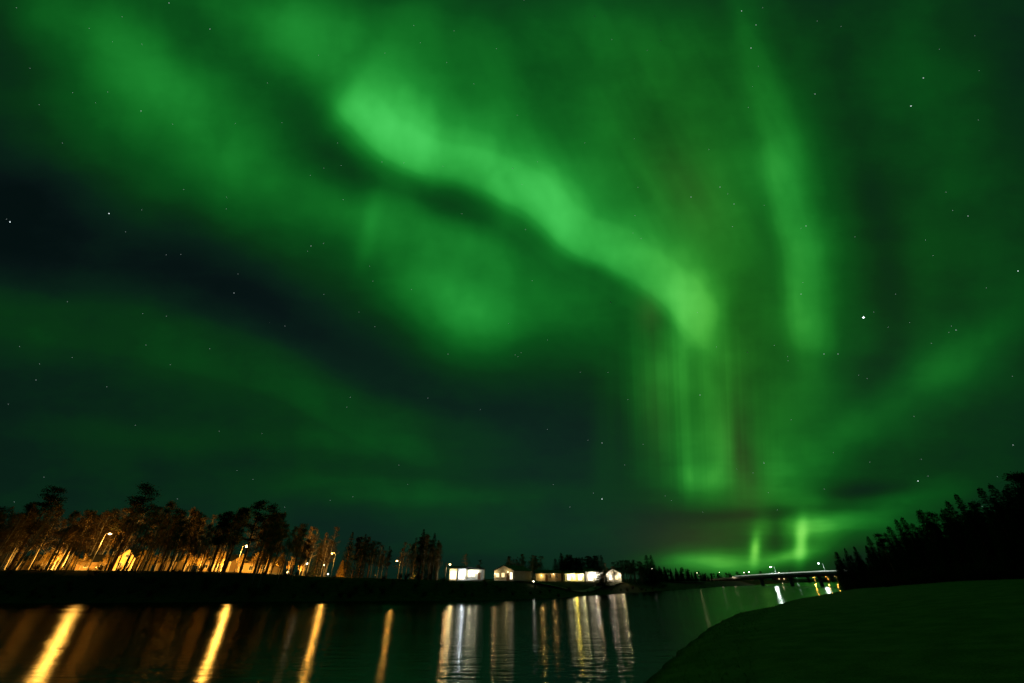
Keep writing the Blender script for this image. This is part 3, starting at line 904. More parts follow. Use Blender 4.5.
for n_, xa, xb, ya, yb, ta, tb, ks, lab, grp in ((13, 507, 546, 174, 190, 555, 560, BIRCH, 'brown bare birch in the clump behind the dark roofed house', 'birches behind the dark roofed house'),
        (24, 556, 600, 192, 210, 554, 560, BIRCH[:1] + SPRUCE + PINE[:1], 'dark tree in the clump behind the carport house', 'trees behind the carport house'),
        (22, 616, 645, 196, 214, 560, 565, BIRCH, 'brown birch in the clump left of the twin spruces', 'birches left of the twin spruces'),
        (8, 640, 662, 200, 220, 564, 569, BIRCH + SPRUCE[:2], 'low dark tree around the foot of the twin spruces', 'low trees around the twin spruces')):
    for i in range(n_):
        x = rb.uniform(xa, xb); Yd = rb.uniform(ya, yb); X = X_at(x, Yd)
        plant(rb.choice(ks), X, Yd, at(x, rb.uniform(ta, tb), Yd).z - hz(X, Yd), lab, 'tree', grp, squeeze=1.7)
# the bank trees running on towards the bridge
LINE2 = [(654, 565), (665, 567), (680, 568), (695, 570), (708, 574)]
for i in range(60):
    x = rb.uniform(653, 712); Yd = np.interp(x, [653, 712], [215, 330]) + rb.uniform(0, 40)
    X = X_at(x, Yd)
    plant(rb.choice(SPRUCE + PINE[:1]), X, Yd, max(3.5, top_h(LINE2, x, 0, Yd) * rb.uniform(.7, 1.05)), 'dark tree in the low belt between twin spruces and bridge', 'tree', 'bank trees towards the bridge', squeeze=1.3)
LINE3 = [(700, 574), (740, 572), (790, 571), (850, 572)]
for i in range(60):
    x = rb.uniform(700, 870); Yd = rb.uniform(640, 760); X = X_at(x, Yd)
    plant(rb.choice(SPRUCE + PINE), X, Yd, max(6, top_h(LINE3, x, 0, Yd) * rb.uniform(.75, 1.1)), 'distant tree in the dark line behind the bridge', 'tree', 'distant trees behind the bridge', squeeze=1.7)
# forest on the viewer's side, right
FX = [835, 842, 850, 880, 930, 975, 1030, 1120]; FY = [225, 212, 190, 150, 112, 91, 75, 60]
LINE4 = [(835, 566), (842, 553), (850, 548), (868, 542), (880, 533), (905, 520), (930, 512), (975, 497), (1024, 482), (1120, 455)]
for i in range(120):
    row = i % 3
    x = 839 + (1110 - 839) * ((i // 3) + rb.random()) / 40
    Yd = float(np.interp(x, FX, FY)) * (1 + row * 0.07 + rb.uniform(0, .05)); X = X_at(x, Yd)
    h = top_h(LINE4, x, 0, Yd) * (rb.uniform(.60, .92) if i % 4 else rb.uniform(.9, 1.1))
    plant(rb.choice(SPRUCE if rb.random() < .93 else PINE), X, Yd, h, ('black spruce in the front edge of the forest on the right', 'black conifer in the second row of the forest on the right', 'black conifer deep in the forest on the right')[row],
          'conifer', ('forest edge on the right', 'second row of the forest on the right', 'back rows of the forest on the right')[row], squeeze=rb.uniform(.95, 1.35))
for i in range(34):
    x = 839 + 190 * (i + rb.random()) / 34
    Yd = float(np.interp(x, FX, FY)) * (0.975 + rb.uniform(-.02, .01)); X = X_at(x, Yd)
    plant(rb.choice(SHRUB), X, Yd, rb.uniform(1.6, 3.4), 'dark bush at the foot of the forest on the right', 'bush', 'bushes at the foot of the right forest', squeeze=1.3)
# willow scrub on the far bank
for i in range(105):
    x = -50 + 720 * (i + rb.random()) / 105
    e = float(np.interp(x, [-60, 0, 350, 480, 560, 640, 700], [93, 94, 104, 106, 120, 166, 250]))
    Yd = e + rb.uniform(1.5, 12.5); X = X_at(x, Yd, 590)
    lab = ('under the birch belt' if x < 306 else 'below the grove and the small lamps' if x < 446 else 'below the lit houses' if x < 625 else 'near the twin spruces')
    plant(rb.choice(SHRUB), X, Yd, rb.uniform(.7, 1.7) * (0.7 if 440 < x < 625 else 1), 'dark willow bush on the far river bank ' + lab, 'bush', 'bank bushes ' + lab, squeeze=1.3)
# ================================================================== lamps
def point(parent, loc, power, color, r=0.15, name='light_source'):
    l = bpy.data.lights.new(name, 'POINT'); l.energy = power; l.color = color; l.shadow_soft_size = r
    o = bpy.data.objects.new(name, l); COL.objects.link(o); o.parent = parent; o.location = loc
    return o
NA, LEDC, WARM = (1.0, 0.45, 0.06), (0.80, 1.0, 0.88), (1.0, 0.80, 0.42)

def street_lamp(x, y, Yd, label, glass, color, power, reach=1.3, side=0, group=None, rr=0.35, pole_m=None, base=None, gl=0.30):
    p = at(x, y, Yd); g = hz(p.x, p.y) if base is None else base; H = p.z - g
    root = empty('street_lamp', label, 'street lamp', (p.x, p.y, g), 0, group)
    sx_ = math.copysign(1, side or 1)
    mb = MB(); mb.tube([(sx_ * reach, 0, -.1), (sx_ * reach, 0, 1.2), (sx_ * reach, 0, H - .5)], [.11, .10, .06], 8); mb.tube([(sx_ * reach, 0, 0), (sx_ * reach, 0, .9)], [.13, .13], 8)
    mb.build('pole', pole_m or M_steel, root, True)
    mb = MB(); mb.tube([(sx_ * reach, 0, H - .55), (sx_ * reach, 0, H - .1), (sx_ * reach * .75, 0, H + .14), (sx_ * .3, 0, H + .2)], [.055, .05, .045, .04], 7); mb.build('arm', pole_m or M_steel, root, True)
    mb = MB(); mb.add([(-.42, -.17, H + .12), (.42, -.17, H + .12), (.42, .17, H + .12), (-.42, .17, H + .12), (-.30, -.10, H + .28), (.36, -.10, H + .26), (.36, .10, H + .26), (-.30, .10, H + .28)],
                      [(0, 3, 2, 1), (4, 5, 6, 7), (0, 1, 5, 4), (1, 2, 6, 5), (2, 3, 7, 6), (3, 0, 4, 7)]); mb.build('lamp_head', M_steel, root)
    mb = MB(); mb.ball((0, 0, H + .04), gl, 14, 8, .55); mb.build('lamp_glass', glass, root, True)
    point(root, (0, 0, H - .30), power, color, rr)
    return root

street_lamp(110, 534, 127, 'tall orange street lamp above the gabled house, leftmost of all lamps', M_naf, NA, 6500, side=-1, gl=.45)
street_lamp(247, 546, 140, 'orange street lamp among the birches, second from the left', M_naf, NA, 8500, side=-1, gl=.45)
street_lamp(332, 553.5, 152, 'orange street lamp with a white pole in the gap right of the birch belt', M_naf, NA, 1500, side=1, pole_m=M_trim, gl=.3)
street_lamp(397, 561, 172, 'orange street lamp in the middle of the grove', M_naf, NA, 750, side=1, gl=.4)
street_lamp(450, 564.5, 170, 'orange street lamp above the left corner of the white house', M_naf, (1, .55, .2), 1500, side=-1, gl=.4)
def garden_lamp(x, y, Yd, label, glass, color, power, r=.22, cat='garden lamp', name='garden_lamp'):
    p = at(x, y, Yd); g = hz(p.x, p.y); H = max(.5, p.z - g)
    root = empty(name, label, cat, (p.x, p.y, g))
    mb = MB(); mb.tube([(0, 0, -.1), (0, 0, H - r * .8)], [.045, .035], 7); mb.tube([(0, 0, 0), (0, 0, .08)], [.12, .12], 8); mb.build('post', M_steel, root)
    mb = MB(); mb.ball((0, 0, H), r, 12, 8); mb.build('lamp_globe', glass, root, True)
    mb = MB(); mb.tube([(0, 0, H + r * .8), (0, 0, H + r * 1.15)], [r * .75, r * .2], 10); mb.build('lamp_cap', M_steel, root)
    point(root, (0, -r * 1.6, H), power, color, .1)
garden_lamp(288, 572.5, 138, 'bright round yellow garden lamp low among the trunks right of the second street lamp', M_naf, NA, 120, .42)
garden_lamp(307, 563.5, 160, 'white lamp on a post left of the white-poled street lamp', M_warmw, WARM, 45, .3)
garden_lamp(324, 565, 175, 'faint white lamp just left of the white-poled street lamp', M_warmw, WARM, 15, .2)
garden_lamp(328, 574, 168, 'small low white light at the foot of the white-poled street lamp', M_warmw, WARM, 60, .22)
garden_lamp(533.5, 581.3, 126, 'small white bank lamp right of the dark roofed house', M_warmw, (.9, 1, .9), 12, .17)
garden_lamp(131, 554.5, 150, 'small white lamp at the right corner of the gabled house', M_warmw, WARM, 60, .16)
garden_lamp(652, 568.5, 205, 'faint white light in front of the twin spruces', M_warmw, (.9, 1, .9), 2, .07)

def add_fill_light(x, Yd, up, label, power, turn=0.0):  # unseen source, added to wash trunks and house walls in orange
    """added unseen fill light on a stake, shining across the ground onto walls and trunks"""
    X = X_at(x, Yd); g = hz(X, Yd)
    root = empty('fill_light', label, 'fill_light', (X, Yd, g), turn)
    mb = MB(); mb.tube([(0, 0, -.2), (0, 0, up - .15)], [.03, .03], 6); mb.build('stake', M_steel, root)
    mb = MB(); mb.box(-.16, .16, -.12, .04, up - .15, up + .12); mb.build('housing', M_steel, root)
    mb = MB(); mb.box(-.13, .13, .042, .052, up - .12, up + .09); mb.build('glass', M_naf, root)
    l = bpy.data.lights.new('light_source', 'SPOT'); l.energy = power; l.color = NA; l.shadow_soft_size = .12; l.spot_size = math.radians(118); l.spot_blend = .6
    o = bpy.data.objects.new('light_source', l); COL.objects.link(o); o.parent = root; o.location = (0, .2, up); o.rotation_euler = (math.radians(100), 0, 0)
add_fill_light(22, 128, .9, 'added low orange fill light under the leftmost birches', 17981)
add_fill_light(-12, 128, .9, 'added low orange fill light at the far left edge of the birch belt', 14000)
add_fill_light(40, 139, .9, 'added low orange fill light in front of the dim house at the far left', 14000)
add_fill_light(60, 128, .9, 'added low orange fill light left of the long low house', 17981)
add_fill_light(92, 133, .8, 'added low orange fill light in front of the long low house', 12448)
add_fill_light(160, 134, .9, 'added low orange fill light in front of the small shed', 17981)
add_fill_light(192, 136, .9, 'added low orange fill light before the house between the first two street lamps', 17981)
add_fill_light(218, 140, .9, 'added low orange fill light just left of the second street lamp', 15213)
add_fill_light(268, 142, .9, 'added low orange fill light right of the second street lamp', 16598)
add_fill_light(293, 146, .9, 'added low orange fill light at the right end of the birch belt', 9682)
add_fill_light(341, 136, .7, 'added low orange fill light at the foot of the small lit spruce', 3760)
add_fill_light(375, 150, .9, 'added low orange fill light in the left half of the grove', 2128)
add_fill_light(412, 152, .9, 'added low orange fill light in the right half of the grove', 2128)
# ================================================================== houses
def window(parent, x, z, w, h, y, glass, m_frame=None, bars=1):
    fr = MB(); t = .09
    fr.box(x - w / 2 - t, x + w / 2 + t, y - .05, y + .03, z - t, z); fr.box(x - w / 2 - t, x + w / 2 + t, y - .05, y + .03, z + h, z + h + t)
    fr.box(x - w / 2 - t, x - w / 2, y - .05, y + .03, z, z + h); fr.box(x + w / 2, x + w / 2 + t, y - .05, y + .03, z, z + h)
    for b in range(bars):
        xb = x - w / 2 + w * (b + 1) / (bars + 1); fr.box(xb - .03, xb + .03, y - .04, y + .02, z, z + h)
    f = fr.build('window', m_frame or M_trim, parent)
    pn = MB(); pn.box(x - w / 2, x + w / 2, y - .015, y + .015, z, z + h); pn.build('pane', glass, f)
    sl = MB(); sl.box(x - w / 2 - .15, x + w / 2 + .15, y - .14, y - .052, z - t - .05, z - t + .0); sl.build('sill', m_frame or M_trim, f)

def door(parent, x, y, m, h=2.1, w=.95):
    d = MB(); d.box(x - w / 2, x + w / 2, y - .06, y + .02, .02, h); o = d.build('door', m, parent)
    k = MB(); k.ball((x + w * .36, y - .10, 1.0), .045, 8, 6); k.build('handle', M_steel, o)
    f = MB(); f.box(x - w / 2 - .1, x - w / 2, y - .09, y + .02, 0, h + .1); f.box(x + w / 2, x + w / 2 + .1, y - .09, y + .02, 0, h + .1); f.box(x - w / 2, x + w / 2, y - .09, y + .02, h + .001, h + .1); f.build('door_frame', M_trim, o)

def house(x0, x1, y, Yd, Dp, hw, hr, label, mw, rz=0.0, gable_front=False, wins=(), doors=(), ov=.45, chim=None, base=None):
    """a wooden house whose front runs between x0 and x1 as seen from the lawn; local x along the front, y into the house"""
    A, B = X_at(x0, Yd), X_at(x1, Yd); w = B - A; cx = (A + B) / 2
    g = hz(cx, Yd) if base is None else base
    root = empty('house', label, 'house', (cx, Yd, g), rz)
    mb = MB(); h2 = w / 2
    mb.box(-h2 - .03, h2 + .03, -.03, Dp + .03, -1.2, .25)
    mb.build('foundation', M_concrete, root)
    mb = MB()
    if gable_front:
        mb.prism([(-h2, .251), (h2, .251), (h2, hw), (0, hw + hr), (-h2, hw)], 0, Dp)
    else:
        vs = [(-h2, 0, .251), (h2, 0, .251), (h2, Dp, .251), (-h2, Dp, .251), (-h2, 0, hw), (h2, 0, hw), (h2, Dp, hw), (-h2, Dp, hw), (-h2, Dp / 2, hw + hr), (h2, Dp / 2, hw + hr)]
        mb.add(vs, [(0, 3, 2, 1), (0, 1, 5, 4), (2, 3, 7, 6), (1, 2, 6, 9, 5), (3, 0, 4, 8, 7), (4, 5, 9, 8), (6, 7, 8, 9)])
    mb.build('wall', mw, root)
    mb = MB(); th = .16
    if gable_front:
        s = hr / h2; e = h2 + ov
        for sg in (-1, 1):
            prof = [(0, hw + hr + .01), (sg * e, hw + hr + .01 - s * e), (sg * e, hw + hr + th - s * e), (0, hw + hr + th + .03)]
            mb.prism(prof if sg < 0 else prof[::-1], -ov, Dp + ov)
    else:
        hd = Dp / 2; s = hr / hd; e = hd + ov
        for sg in (-1, 1):
            y_e = hd + sg * e; z_e = hw + hr + .01 - s * e
            a = [(-h2 - ov, hd, hw + hr + .01), (h2 + ov, hd, hw + hr + .01), (h2 + ov, y_e, z_e), (-h2 - ov, y_e, z_e)]
            b = [(p[0], p[1], p[2] + th) for p in a]
            mb.add(a + b, [(0, 1, 2, 3), (7, 6, 5, 4), (0, 4, 5, 1), (1, 5, 6, 2), (2, 6, 7, 3), (3, 7, 4, 0)])
    rf = mb.build('roof', M_roof, root)
    if chim is not None:
        c = MB(); c.box(chim - .35, chim + .35, Dp / 2 - .35, Dp / 2 + .35, hw + .3, hw + hr + .95); c.box(chim - .42, chim + .42, Dp / 2 - .42, Dp / 2 + .42, hw + hr + .951, hw + hr + 1.05); c.build('chimney', M_concrete, rf)
    # corner boards and fascia
    for sg in (-1, 1):
        t = MB(); t.box(sg * h2 - .08, sg * h2 + .08, -.045, .1, .26, hw - .02); t.build('corner_board', M_trim, root)
    for (wx, wz, ww, wh, gl) in wins: window(root, wx * w, wz, ww, wh, -.002, gl, bars=1 if ww < 1.6 else 2)
    for dx in doors: door(root, dx * w, -.003, M_door)
    return root, w

def wall_lamp(parent, x, y, z, power, color, glass=None, out=.9, r=.09):
    mb = MB(); mb.box(x - .05, x + .05, y - .16, y, z - .02, z + .10); mb.ball((x, y - .22, z), r, 10, 6, mi=1)
    mb.build('wall_lamp', [M_steel, glass or M_warmw], parent)
    point(parent, (x, y - out, z), power, color, .12)

# orange-lit houses behind the birches
hs, w = house(70, 123, 0, 151, 9, 2.7, 2.2, 'long low house behind the leftmost birches, its wall lit orange', M_brown, wins=[(-.3, 1.0, 1.3, 1.2, M_glass), (.0, 1.0, 1.3, 1.2, M_glass)], doors=(.2,), chim=-2)
hs, w = house(108, 127, 0, 143, 8, 3.6, 2.5, 'gabled house lit orange beside the leftmost street lamp', M_ochre, gable_front=True, wins=[(-.2, 1.0, 1.1, 1.2, M_glass), (.2, 1.0, 1.1, 1.2, M_glass), (0, 3.6, .9, .9, M_glass)])
hs, w = house(196, 226, 0, 158, 9, 3.4, 2.0, 'orange-lit house seen through birches between the first two street lamps', M_ochre, wins=[(-.3, 1.1, 1.3, 1.2, M_glass), (.1, 1.1, 1.3, 1.2, M_glass)], doors=(.35,), chim=1)
hs, w = house(232, 268, 0, 162, 9, 3.4, 2.0, 'orange-lit house behind the second street lamp', M_ochre, wins=[(-.32, 1.1, 1.3, 1.2, M_glass), (-.05, 1.1, 1.3, 1.2, M_glass), (.3, 1.1, 1.3, 1.2, M_glass)], doors=(.13,), chim=2)
hs, w = house(152, 172, 0, 158, 8, 3.0, 1.8, 'small orange-lit shed between the gabled house and the next one to its right', M_ochre, wins=[(.2, 1.1, 1.1, 1.1, M_glass)], doors=(-.2,))
hs, w = house(6, 50, 0, 156, 9, 3.0, 2.0, 'dim house at the far left behind pale birch trunks', M_ochre, wins=[(-.3, 1.1, 1.3, 1.2, M_glass), (.1, 1.1, 1.3, 1.2, M_glass)], doors=(.35,), chim=0)

# white house with a porch
hs, w = house(449.5, 465, 0, 138, 7, 3.15, .55, 'blazing white house with a slim-posted porch, leftmost of the lit row', M_white, wins=(), doors=())
for sx_ in (-.26, .27):   # two big lit garden doors with a dark post between them
    mb = MB(); mb.box(sx_ * w - .95, sx_ * w + .95, -.05, .0, .30, 2.5); fr = mb.build('window', M_trim, hs)
    mb = MB(); mb.box(sx_ * w - .85, sx_ * w + .85, -.075, -.052, .38, 2.42); mb.build('pane', M_litw, fr)
mb = MB(); mb.box(-.12, .12, -.35, -.10, .0, 3.1); mb.build('post', M_roof, hs)
pw = X_at(483, 138) - X_at(465, 138)
mb = MB(); mb.box(w / 2 + .01, w / 2 + pw, 2.6, 6.9, .25, 2.9); mb.build('porch_wall', M_white, hs)
mb = MB(); a, b = w / 2 + .46, w / 2 + pw + .3
mb.add([(a, -.5, 3.4), (b, -.5, 2.95), (b, 7.2, 2.95), (a, 7.2, 3.4), (a, -.5, 3.56), (b, -.5, 3.11), (b, 7.2, 3.11), (a, 7.2, 3.56)], [(0, 3, 2, 1), (4, 5, 6, 7), (0, 1, 5, 4), (1, 2, 6, 5), (2, 3, 7, 6), (3, 0, 4, 7)])
mb.build('porch_roof', M_roof, hs)
mb = MB(); mb.box(w / 2 + .06, w / 2 + pw, -.1, 2.59, .05, .24); mb.build('porch_floor', M_concrete, hs)
for k in (.62, .95):
    mb = MB(); xx = w / 2 + pw * k; mb.box(xx - .08, xx + .08, -.08, .08, .241, 2.98); mb.build('post', M_white, hs)
for k in (.18, .42): window(hs, w / 2 + pw * k, 1.0, .9, .9, 2.59, M_lit)
door(hs, w / 2 + pw * .75, 2.59, M_door)
wall_lamp(hs, w / 2 + pw * .3, 2.58, 2.2, 160, (1, .92, .62), out=.5)
wall_lamp(hs, w / 2 + pw * .62, 2.58, 2.2, 60, (1, .92, .62), out=.5)
point(hs, (-.3 * w, -1.6, 2.2), 300, (1, .74, .28), .25)
point(hs, (.45 * w, -1.6, 2.2), 300, (.82, .93, 1.0), .25)

# dark roofed house, gable lit
hs, w = house(493.5, 514.5, 0, 141, 15, 2.8, 1.3, 'house with a lit cream gable and a long dark roof, second of the lit row', M_cream, gable_front=True, rz=math.radians(-24),
              wins=[(-.33, 1.0, 1.0, 1.0, M_lit), (-.05, 1.0, 1.0, 1.1, M_lit)], doors=(.2,))
mb = MB(); mb.box(.30 * w, .46 * w, -.06, -.02, .3, 2.3); fr = mb.build('door', M_trim, hs); mb = MB(); mb.box(.32 * w, .44 * w, -.075, -.061, .45, 2.2); mb.build('pane', M_litw, fr)
wall_lamp(hs, -.46 * w, -.01, 1.9, 70, (1, .72, .3))
wall_lamp(hs, .22 * w, -.01, 2.35, 45, (1, .74, .32))
mb = MB(); mb.tube([(.1 * w, 6, 3.6), (.1 * w, 6, 6.4)], [.04, .02], 6); mb.tube([(.1 * w - .5, 6, 6.0), (.1 * w + .5, 6, 6.0)], [.015, .015], 4); mb.build('aerial', M_steel, hs)
# low yellow house
hs, w = house(536, 561, 0, 160, 8, 2.4, .9, 'low yellow-lit house with two dark windows, third of the lit row', M_cream, wins=[(.05, 1.0, .9, 1.2, M_glass), (.32, 1.0, .9, 1.2, M_glass)], doors=(-.08,))
wall_lamp(hs, -.28 * w, -.01, 1.7, 110, (1, .66, .2))
wall_lamp(hs, .2 * w, -.01, 2.2, 60, (1, .62, .2))
# carport house
hs, w = house(565, 584, 0, 172, 8, 2.7, .8, 'greenish white carport house with bright bays, fourth of the lit row', M_white,
              wins=[(-.30, .5, 1.2, 1.9, M_litw), (-.02, .5, 1.0, 1.9, M_lit), (.28, .5, 1.4, 1.9, M_litw)])
for k in (-.46, -.16, .1, .46):
    mb = MB(); mb.box(k * w - .08, k * w + .08, -1.3, -1.14, .0, 2.3); mb.build('post', M_white, hs)
wall_lamp(hs, -.15 * w, -.01, 2.3, 170, (1, .95, .45)); wall_lamp(hs, .42 * w, -.01, 2.3, 170, (1, .90, .40))
point(hs, (0, -2.4, 2.1), 420, (1, .76, .10), .25)
# brightest house
hs, w = house(586, 604, 0, 176, 8, 3.4, 1.0, 'brightest white house partly hidden by the two pointed spruces', M_white,
              wins=[(-.28, .5, 1.7, 2.0, M_litw), (.12, .5, 1.7, 2.0, M_litw)], doors=(.38,))
wall_lamp(hs, -.05 * w, -.01, 2.6, 380, (1, .92, .7)); wall_lamp(hs, .3 * w, -.01, 2.6, 260, (1, .92, .7))
point(hs, (.0, -2.6, 2.4), 300, (1, .74, .36), .25)
hs, w = house(606, 621, 0, 182, 8, 2.9, 1.6, 'lit house with a steep gable at the right end of the lit row', M_white, gable_front=True,
              wins=[(-.2, .7, 1.0, 1.6, M_litw), (.2, .8, 1.0, 1.2, M_lit), (0, 3.0, .6, .6, M_lit)])
wall_lamp(hs, -.4 * w, -.01, 2.4, 150, (1, .85, .65)); wall_lamp(hs, .42 * w, -.01, 2.2, 90, (1, .75, .5))
point(hs, (-.2 * w, -2.4, 2.3), 90, (1, .74, .5), .2); point(hs, (.45 * w, -2.4, 2.3), 110, (1, .9, .4), .15)

# ================================================================== bridge
BA, BB = Vector((X_at(709, 425), 425.0)), Vector((X_at(856, 318), 318.0))
bl = (BB - BA).length; bd = (BB - BA).normalized(); bn = Vector((-bd.y, bd.x))
def bz(t): return 2.9 + (7.9 - 2.9) * (1 - (1 - t) ** 1.55)
M_bridge_glow = emit('added bridge glow', (0.9, 1.0, 0.82), 0.6)  # no lamp: added glow standing in for the headlight trail along the bridge
br = empty('bridge', 'long low concrete road bridge with a pale railing, rising to the right', 'bridge', (BA.x, BA.y, 0), math.atan2(bd.y, bd.x))
NB = 48
def sweep(prof, name, m):
    mb = MB(); n = len(prof); vs = []
    for i in range(NB + 1):
        t = i / NB; vs += [(t * bl, a, bz(t) + b) for a, b in prof]
    fs = [(i * n + k, (i + 1) * n + k, (i + 1) * n + (k + 1) % n, i * n + (k + 1) % n) for i in range(NB) for k in range(n)]
    fs += [tuple(range(n - 1, -1, -1)), tuple(NB * n + k for k in range(n))]
    mb.add(vs, fs); return mb.build(name, m, br)
sweep([(-5, 0), (5, 0), (5, -.35), (2.6, -.6), (2.2, -1.7), (-2.2, -1.7), (-2.6, -.6), (-5, -.35)], 'deck', M_concrete)
sweep([(-4.3, .004), (4.3, .004), (4.3, .05), (-4.3, .05)], 'roadway', M_asphalt)
for sg in (-1, 1):
    sweep([(sg * 4.9 - .12, .002), (sg * 4.9 + .12, .002), (sg * 4.9 + .12, .95), (sg * 4.9 - .12, .95)], 'parapet', M_trim)
    mb = MB()
    for i in range(NB + 1):
        t = i / NB; mb.box(t * bl - .05, t * bl + .05, sg * 4.9 - .05, sg * 4.9 + .05, bz(t) + .951, bz(t) + 1.45)
    for hh in (1.2, 1.45):
        mb.tube([(i / NB * bl, sg * 4.9, bz(i / NB) + hh) for i in range(NB + 1)], [.05] * (NB + 1), 5)
    mb.build('railing', M_steel, br)
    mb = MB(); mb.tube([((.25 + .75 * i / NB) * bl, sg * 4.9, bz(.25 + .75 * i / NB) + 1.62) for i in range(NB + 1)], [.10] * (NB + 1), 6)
    mb.build('added_glow_rail', M_bridge_glow, br)
for t in (.18, .42, .62, .80):
    mb = MB()
    zt = bz(t) - 1.71
    mb.add([(t * bl + a, b, z) for z, s in ((-2, 1.15), (zt - .8, 1.0), (zt, 1.25)) for a, b in ((-.4 * s, -1.8 * s), (.4 * s, -1.8 * s), (.4 * s, 1.8 * s), (-.4 * s, 1.8 * s))],
           [(0, 1, 5, 4), (1, 2, 6, 5), (2, 3, 7, 6), (3, 0, 4, 7), (4, 5, 9, 8), (5, 6, 10, 9), (6, 7, 11, 10), (7, 4, 8, 11), (8, 9, 10, 11), (3, 2, 1, 0)])
    mb.build('pier', M_concrete, br)
for t0, t1 in ((-.02, .0), (1.0, 1.02)):
    mb = MB(); tt = max(0, min(1, t0)); mb.box(t0 * bl - (3 if t0 < 0 else 0), t1 * bl + (3 if t0 > 0 else 0), -5.2, 5.2, -2, bz(tt) - .02); mb.build('abutment', M_concrete, br)
def bridge_at(x):
    k = (x - 512) / ray(x, 577)[1]
    # BA + t*(BB-BA): X = k Y
    d = BB - BA; t = (k * BA.y - BA.x) / (d.x - k * d.y); p = BA + d * t
    return t, p
def bridge_lamp(x, y, label, glass, color, power, rr=.3, gl=.5):
    t, p = bridge_at(x)
    root = street_lamp(x, y, p.y * (1 - 8.0 / p.length), label, glass, color, power, reach=3.0, base=bz(t) + .05, rr=rr, gl=gl)
    return root
bridge_lamp(770.5, 567, 'white lamp over the middle of the bridge', M_led, LEDC, 9000)
bridge_lamp(818.5, 563.5, 'brightest white lamp on the bridge, nearest the forest', M_led, LEDC, 11000, gl=.62)
bridge_lamp(719.5, 572.5, 'small lamp at the left end of the bridge', M_warmw, (1, .8, .6), 60, gl=.28)
bridge_lamp(733, 577, 'faint lamp low over the left half of the bridge', M_warmw, (1, .75, .5), 60, gl=.2)
# lamps of the road beyond the bridge
for x, y, Yd, lab, pw, g_, cc, gl in ((813, 577.5, 470, 'orange lamp seen under the bridge deck, left one of the two under the forest end', 9000, M_na, NA, .25), (826, 576.8, 470, 'dim orange lamp seen under the bridge deck, between its brighter neighbours', 5000, M_na, NA, .2),
                          (834.5, 575.8, 455, 'bright orange lamp under the right end of the bridge', 9000, M_naf, NA, .7), (838.5, 577, 470, 'orange lamp at the right end of the bridge by the forest', 6000, M_na, NA, .3),
                          (749, 572, 600, 'yellow-white lamp of the village behind the left half of the bridge', 900, M_warmw, WARM, .8), (744, 572.6, 600, 'smaller yellow lamp of the village behind the left half of the bridge', 700, M_warmw, WARM, .55),
                          (779, 572.6, 600, 'white lamp of the village just right of the middle bridge lamp', 700, M_warmw, WARM, .5), (697, 573, 420, 'faint lamp among the trees left of the bridge', 300, M_warmw, WARM, .22),
                          (796, 577.5, 560, 'tiny white lamp seen under the middle of the bridge', 500, M_led, LEDC, .35)):
    street_lamp(x, y, Yd, lab, g_, cc, pw, gl=gl, rr=.4)
hs, w = house(742, 753, 0, 625, 9, 3.0, 2.2, 'distant lit village house behind the left half of the bridge', M_cream, wins=[(-.25, 1.1, 1.5, 1.3, M_lit), (.25, 1.1, 1.5, 1.3, M_lit)], doors=(0,))
hs, w = house(776, 786, 0, 640, 9, 3.0, 2.2, 'distant dim village house behind the middle bridge lamp', M_redwall, wins=[(-.25, 1.1, 1.5, 1.3, M_lit), (.25, 1.1, 1.5, 1.3, M_lit)], doors=(0,))

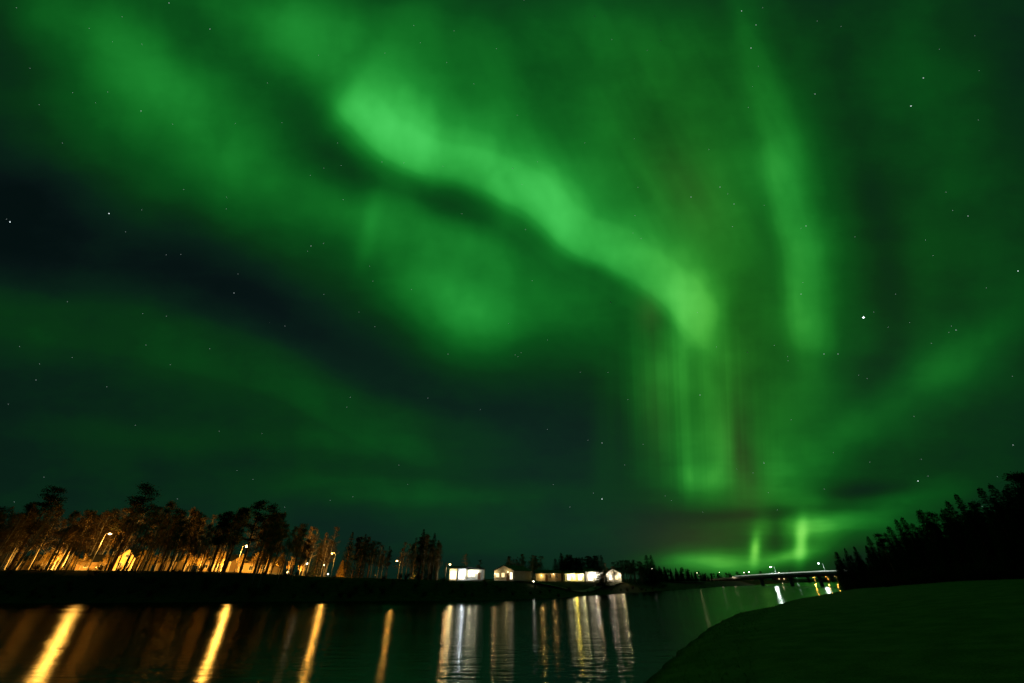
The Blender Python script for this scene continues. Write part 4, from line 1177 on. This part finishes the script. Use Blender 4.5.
# ================================================================== grass along the lawn's edge
mb = MB(); rg = random.Random(3)
segs = list(zip(NEAR[3:13], NEAR[4:14]))
for (a, b) in segs:
    L = math.hypot(b[0] - a[0], b[1] - a[1]); 
    for i in range(int(L * (26 if a[1] < 60 else 10))):
        u = rg.random(); q = rg.random() ** 1.4 * 5 + .15
        dx, dy = (b[0] - a[0]) / L, (b[1] - a[1]) / L
        x = a[0] + dx * L * u + dy * q; y = a[1] + dy * L * u - dx * q
        z = hz(x, y) if False else None
        mb.v.append((x, y, 0.0)); 
gx = np.array([p[0] for p in mb.v]); gy = np.array([p[1] for p in mb.v]); gz = height(gx, gy)
mb = MB()
for x, y, z in zip(gx, gy, gz):
    if z < 0.02: continue
    for k in range(3):
        mb.leaf((x + rg.gauss(0, .05), y + rg.gauss(0, .05), z - .02), (rg.gauss(0, .35), rg.gauss(0, .35), 1), rg.uniform(.06, .22), .025, rg)
o = mb.build('grass', M_grass); o['kind'] = 'stuff'; o['label'] = 'tufts of grass along the edge of the dark lawn'

# ================================================================== stars, far outside everything
stars = [(863.5, 317.5, 13.0, 2.2), (10, 222, 4, 1.5), (109, 213.5, 3.5, 1.3), (169, 3, 1.5, 1.1), (210, 29, 1.2, 1.1), (602, 499, 4, 1.3), (691, 197, 1.4, 1.2),
         (751, 48, 2.4, 1.2), (741.5, 11, 2.4, 1.2), (911, 106, 3.0, 1.3), (923.5, 78, 2.2, 1.2), (918, 481, 3.0, 1.3), (1018, 271, 2.8, 1.2),
         (968, 216, 1.8, 1.2), (815, 94, 1.5, 1.1), (234, 293, 1.5, 1.1), (311, 246, 1.4, 1.1), (801, 294, 2, 1.1), (806, 226, 2.0, 1.2),
         (602, 443, 1.4, 1.1), (448, 354, .8, 1.1), (1013, 445, 1.8, 1.1), (700, 395, 1.4, 1.1), (764, 463, 1.8, 1.1), (141, 111, 1.4, 1.1),
         (824, 354, 1.4, 1.1), (838, 354, 1.8, 1.1), (756, 25, 1.4, 1.1), (720, 187, 1.4, 1.1), (734, 204, 1.5, 1.1), (36, 380, 1, 1.1), (956, 330, 1.4, 1.1)]
rs = random.Random(8)
for i in range(210): stars.append((rs.uniform(-100, 1124), rs.uniform(-40, 520), rs.uniform(.06, .32) ** 1.2, .9))
sets = {}
for x, y, b, r in stars:
    key = 0 if b > 8 else 1 if b > 2.6 else 2 if b > 1.1 else 3
    d = Vector(ray(x, y)); ln = d.length; d.normalize()
    c = d * 12000.0; size = r * 0.5 * 12000 / ln * (0.62 if b > 2 else 0.52)
    sets.setdefault(key, MB()).ball((c.x, c.y, c.z + EYE), size, 6, 4)
for k, mbs in sets.items():
    o = mbs.build('stars', emit('star light %d' % k, (.85, 1.0, 1.0), (6.0, 1.5, .8, .4)[k]))
    o['kind'] = 'structure'
    for me in [o.data]: pass
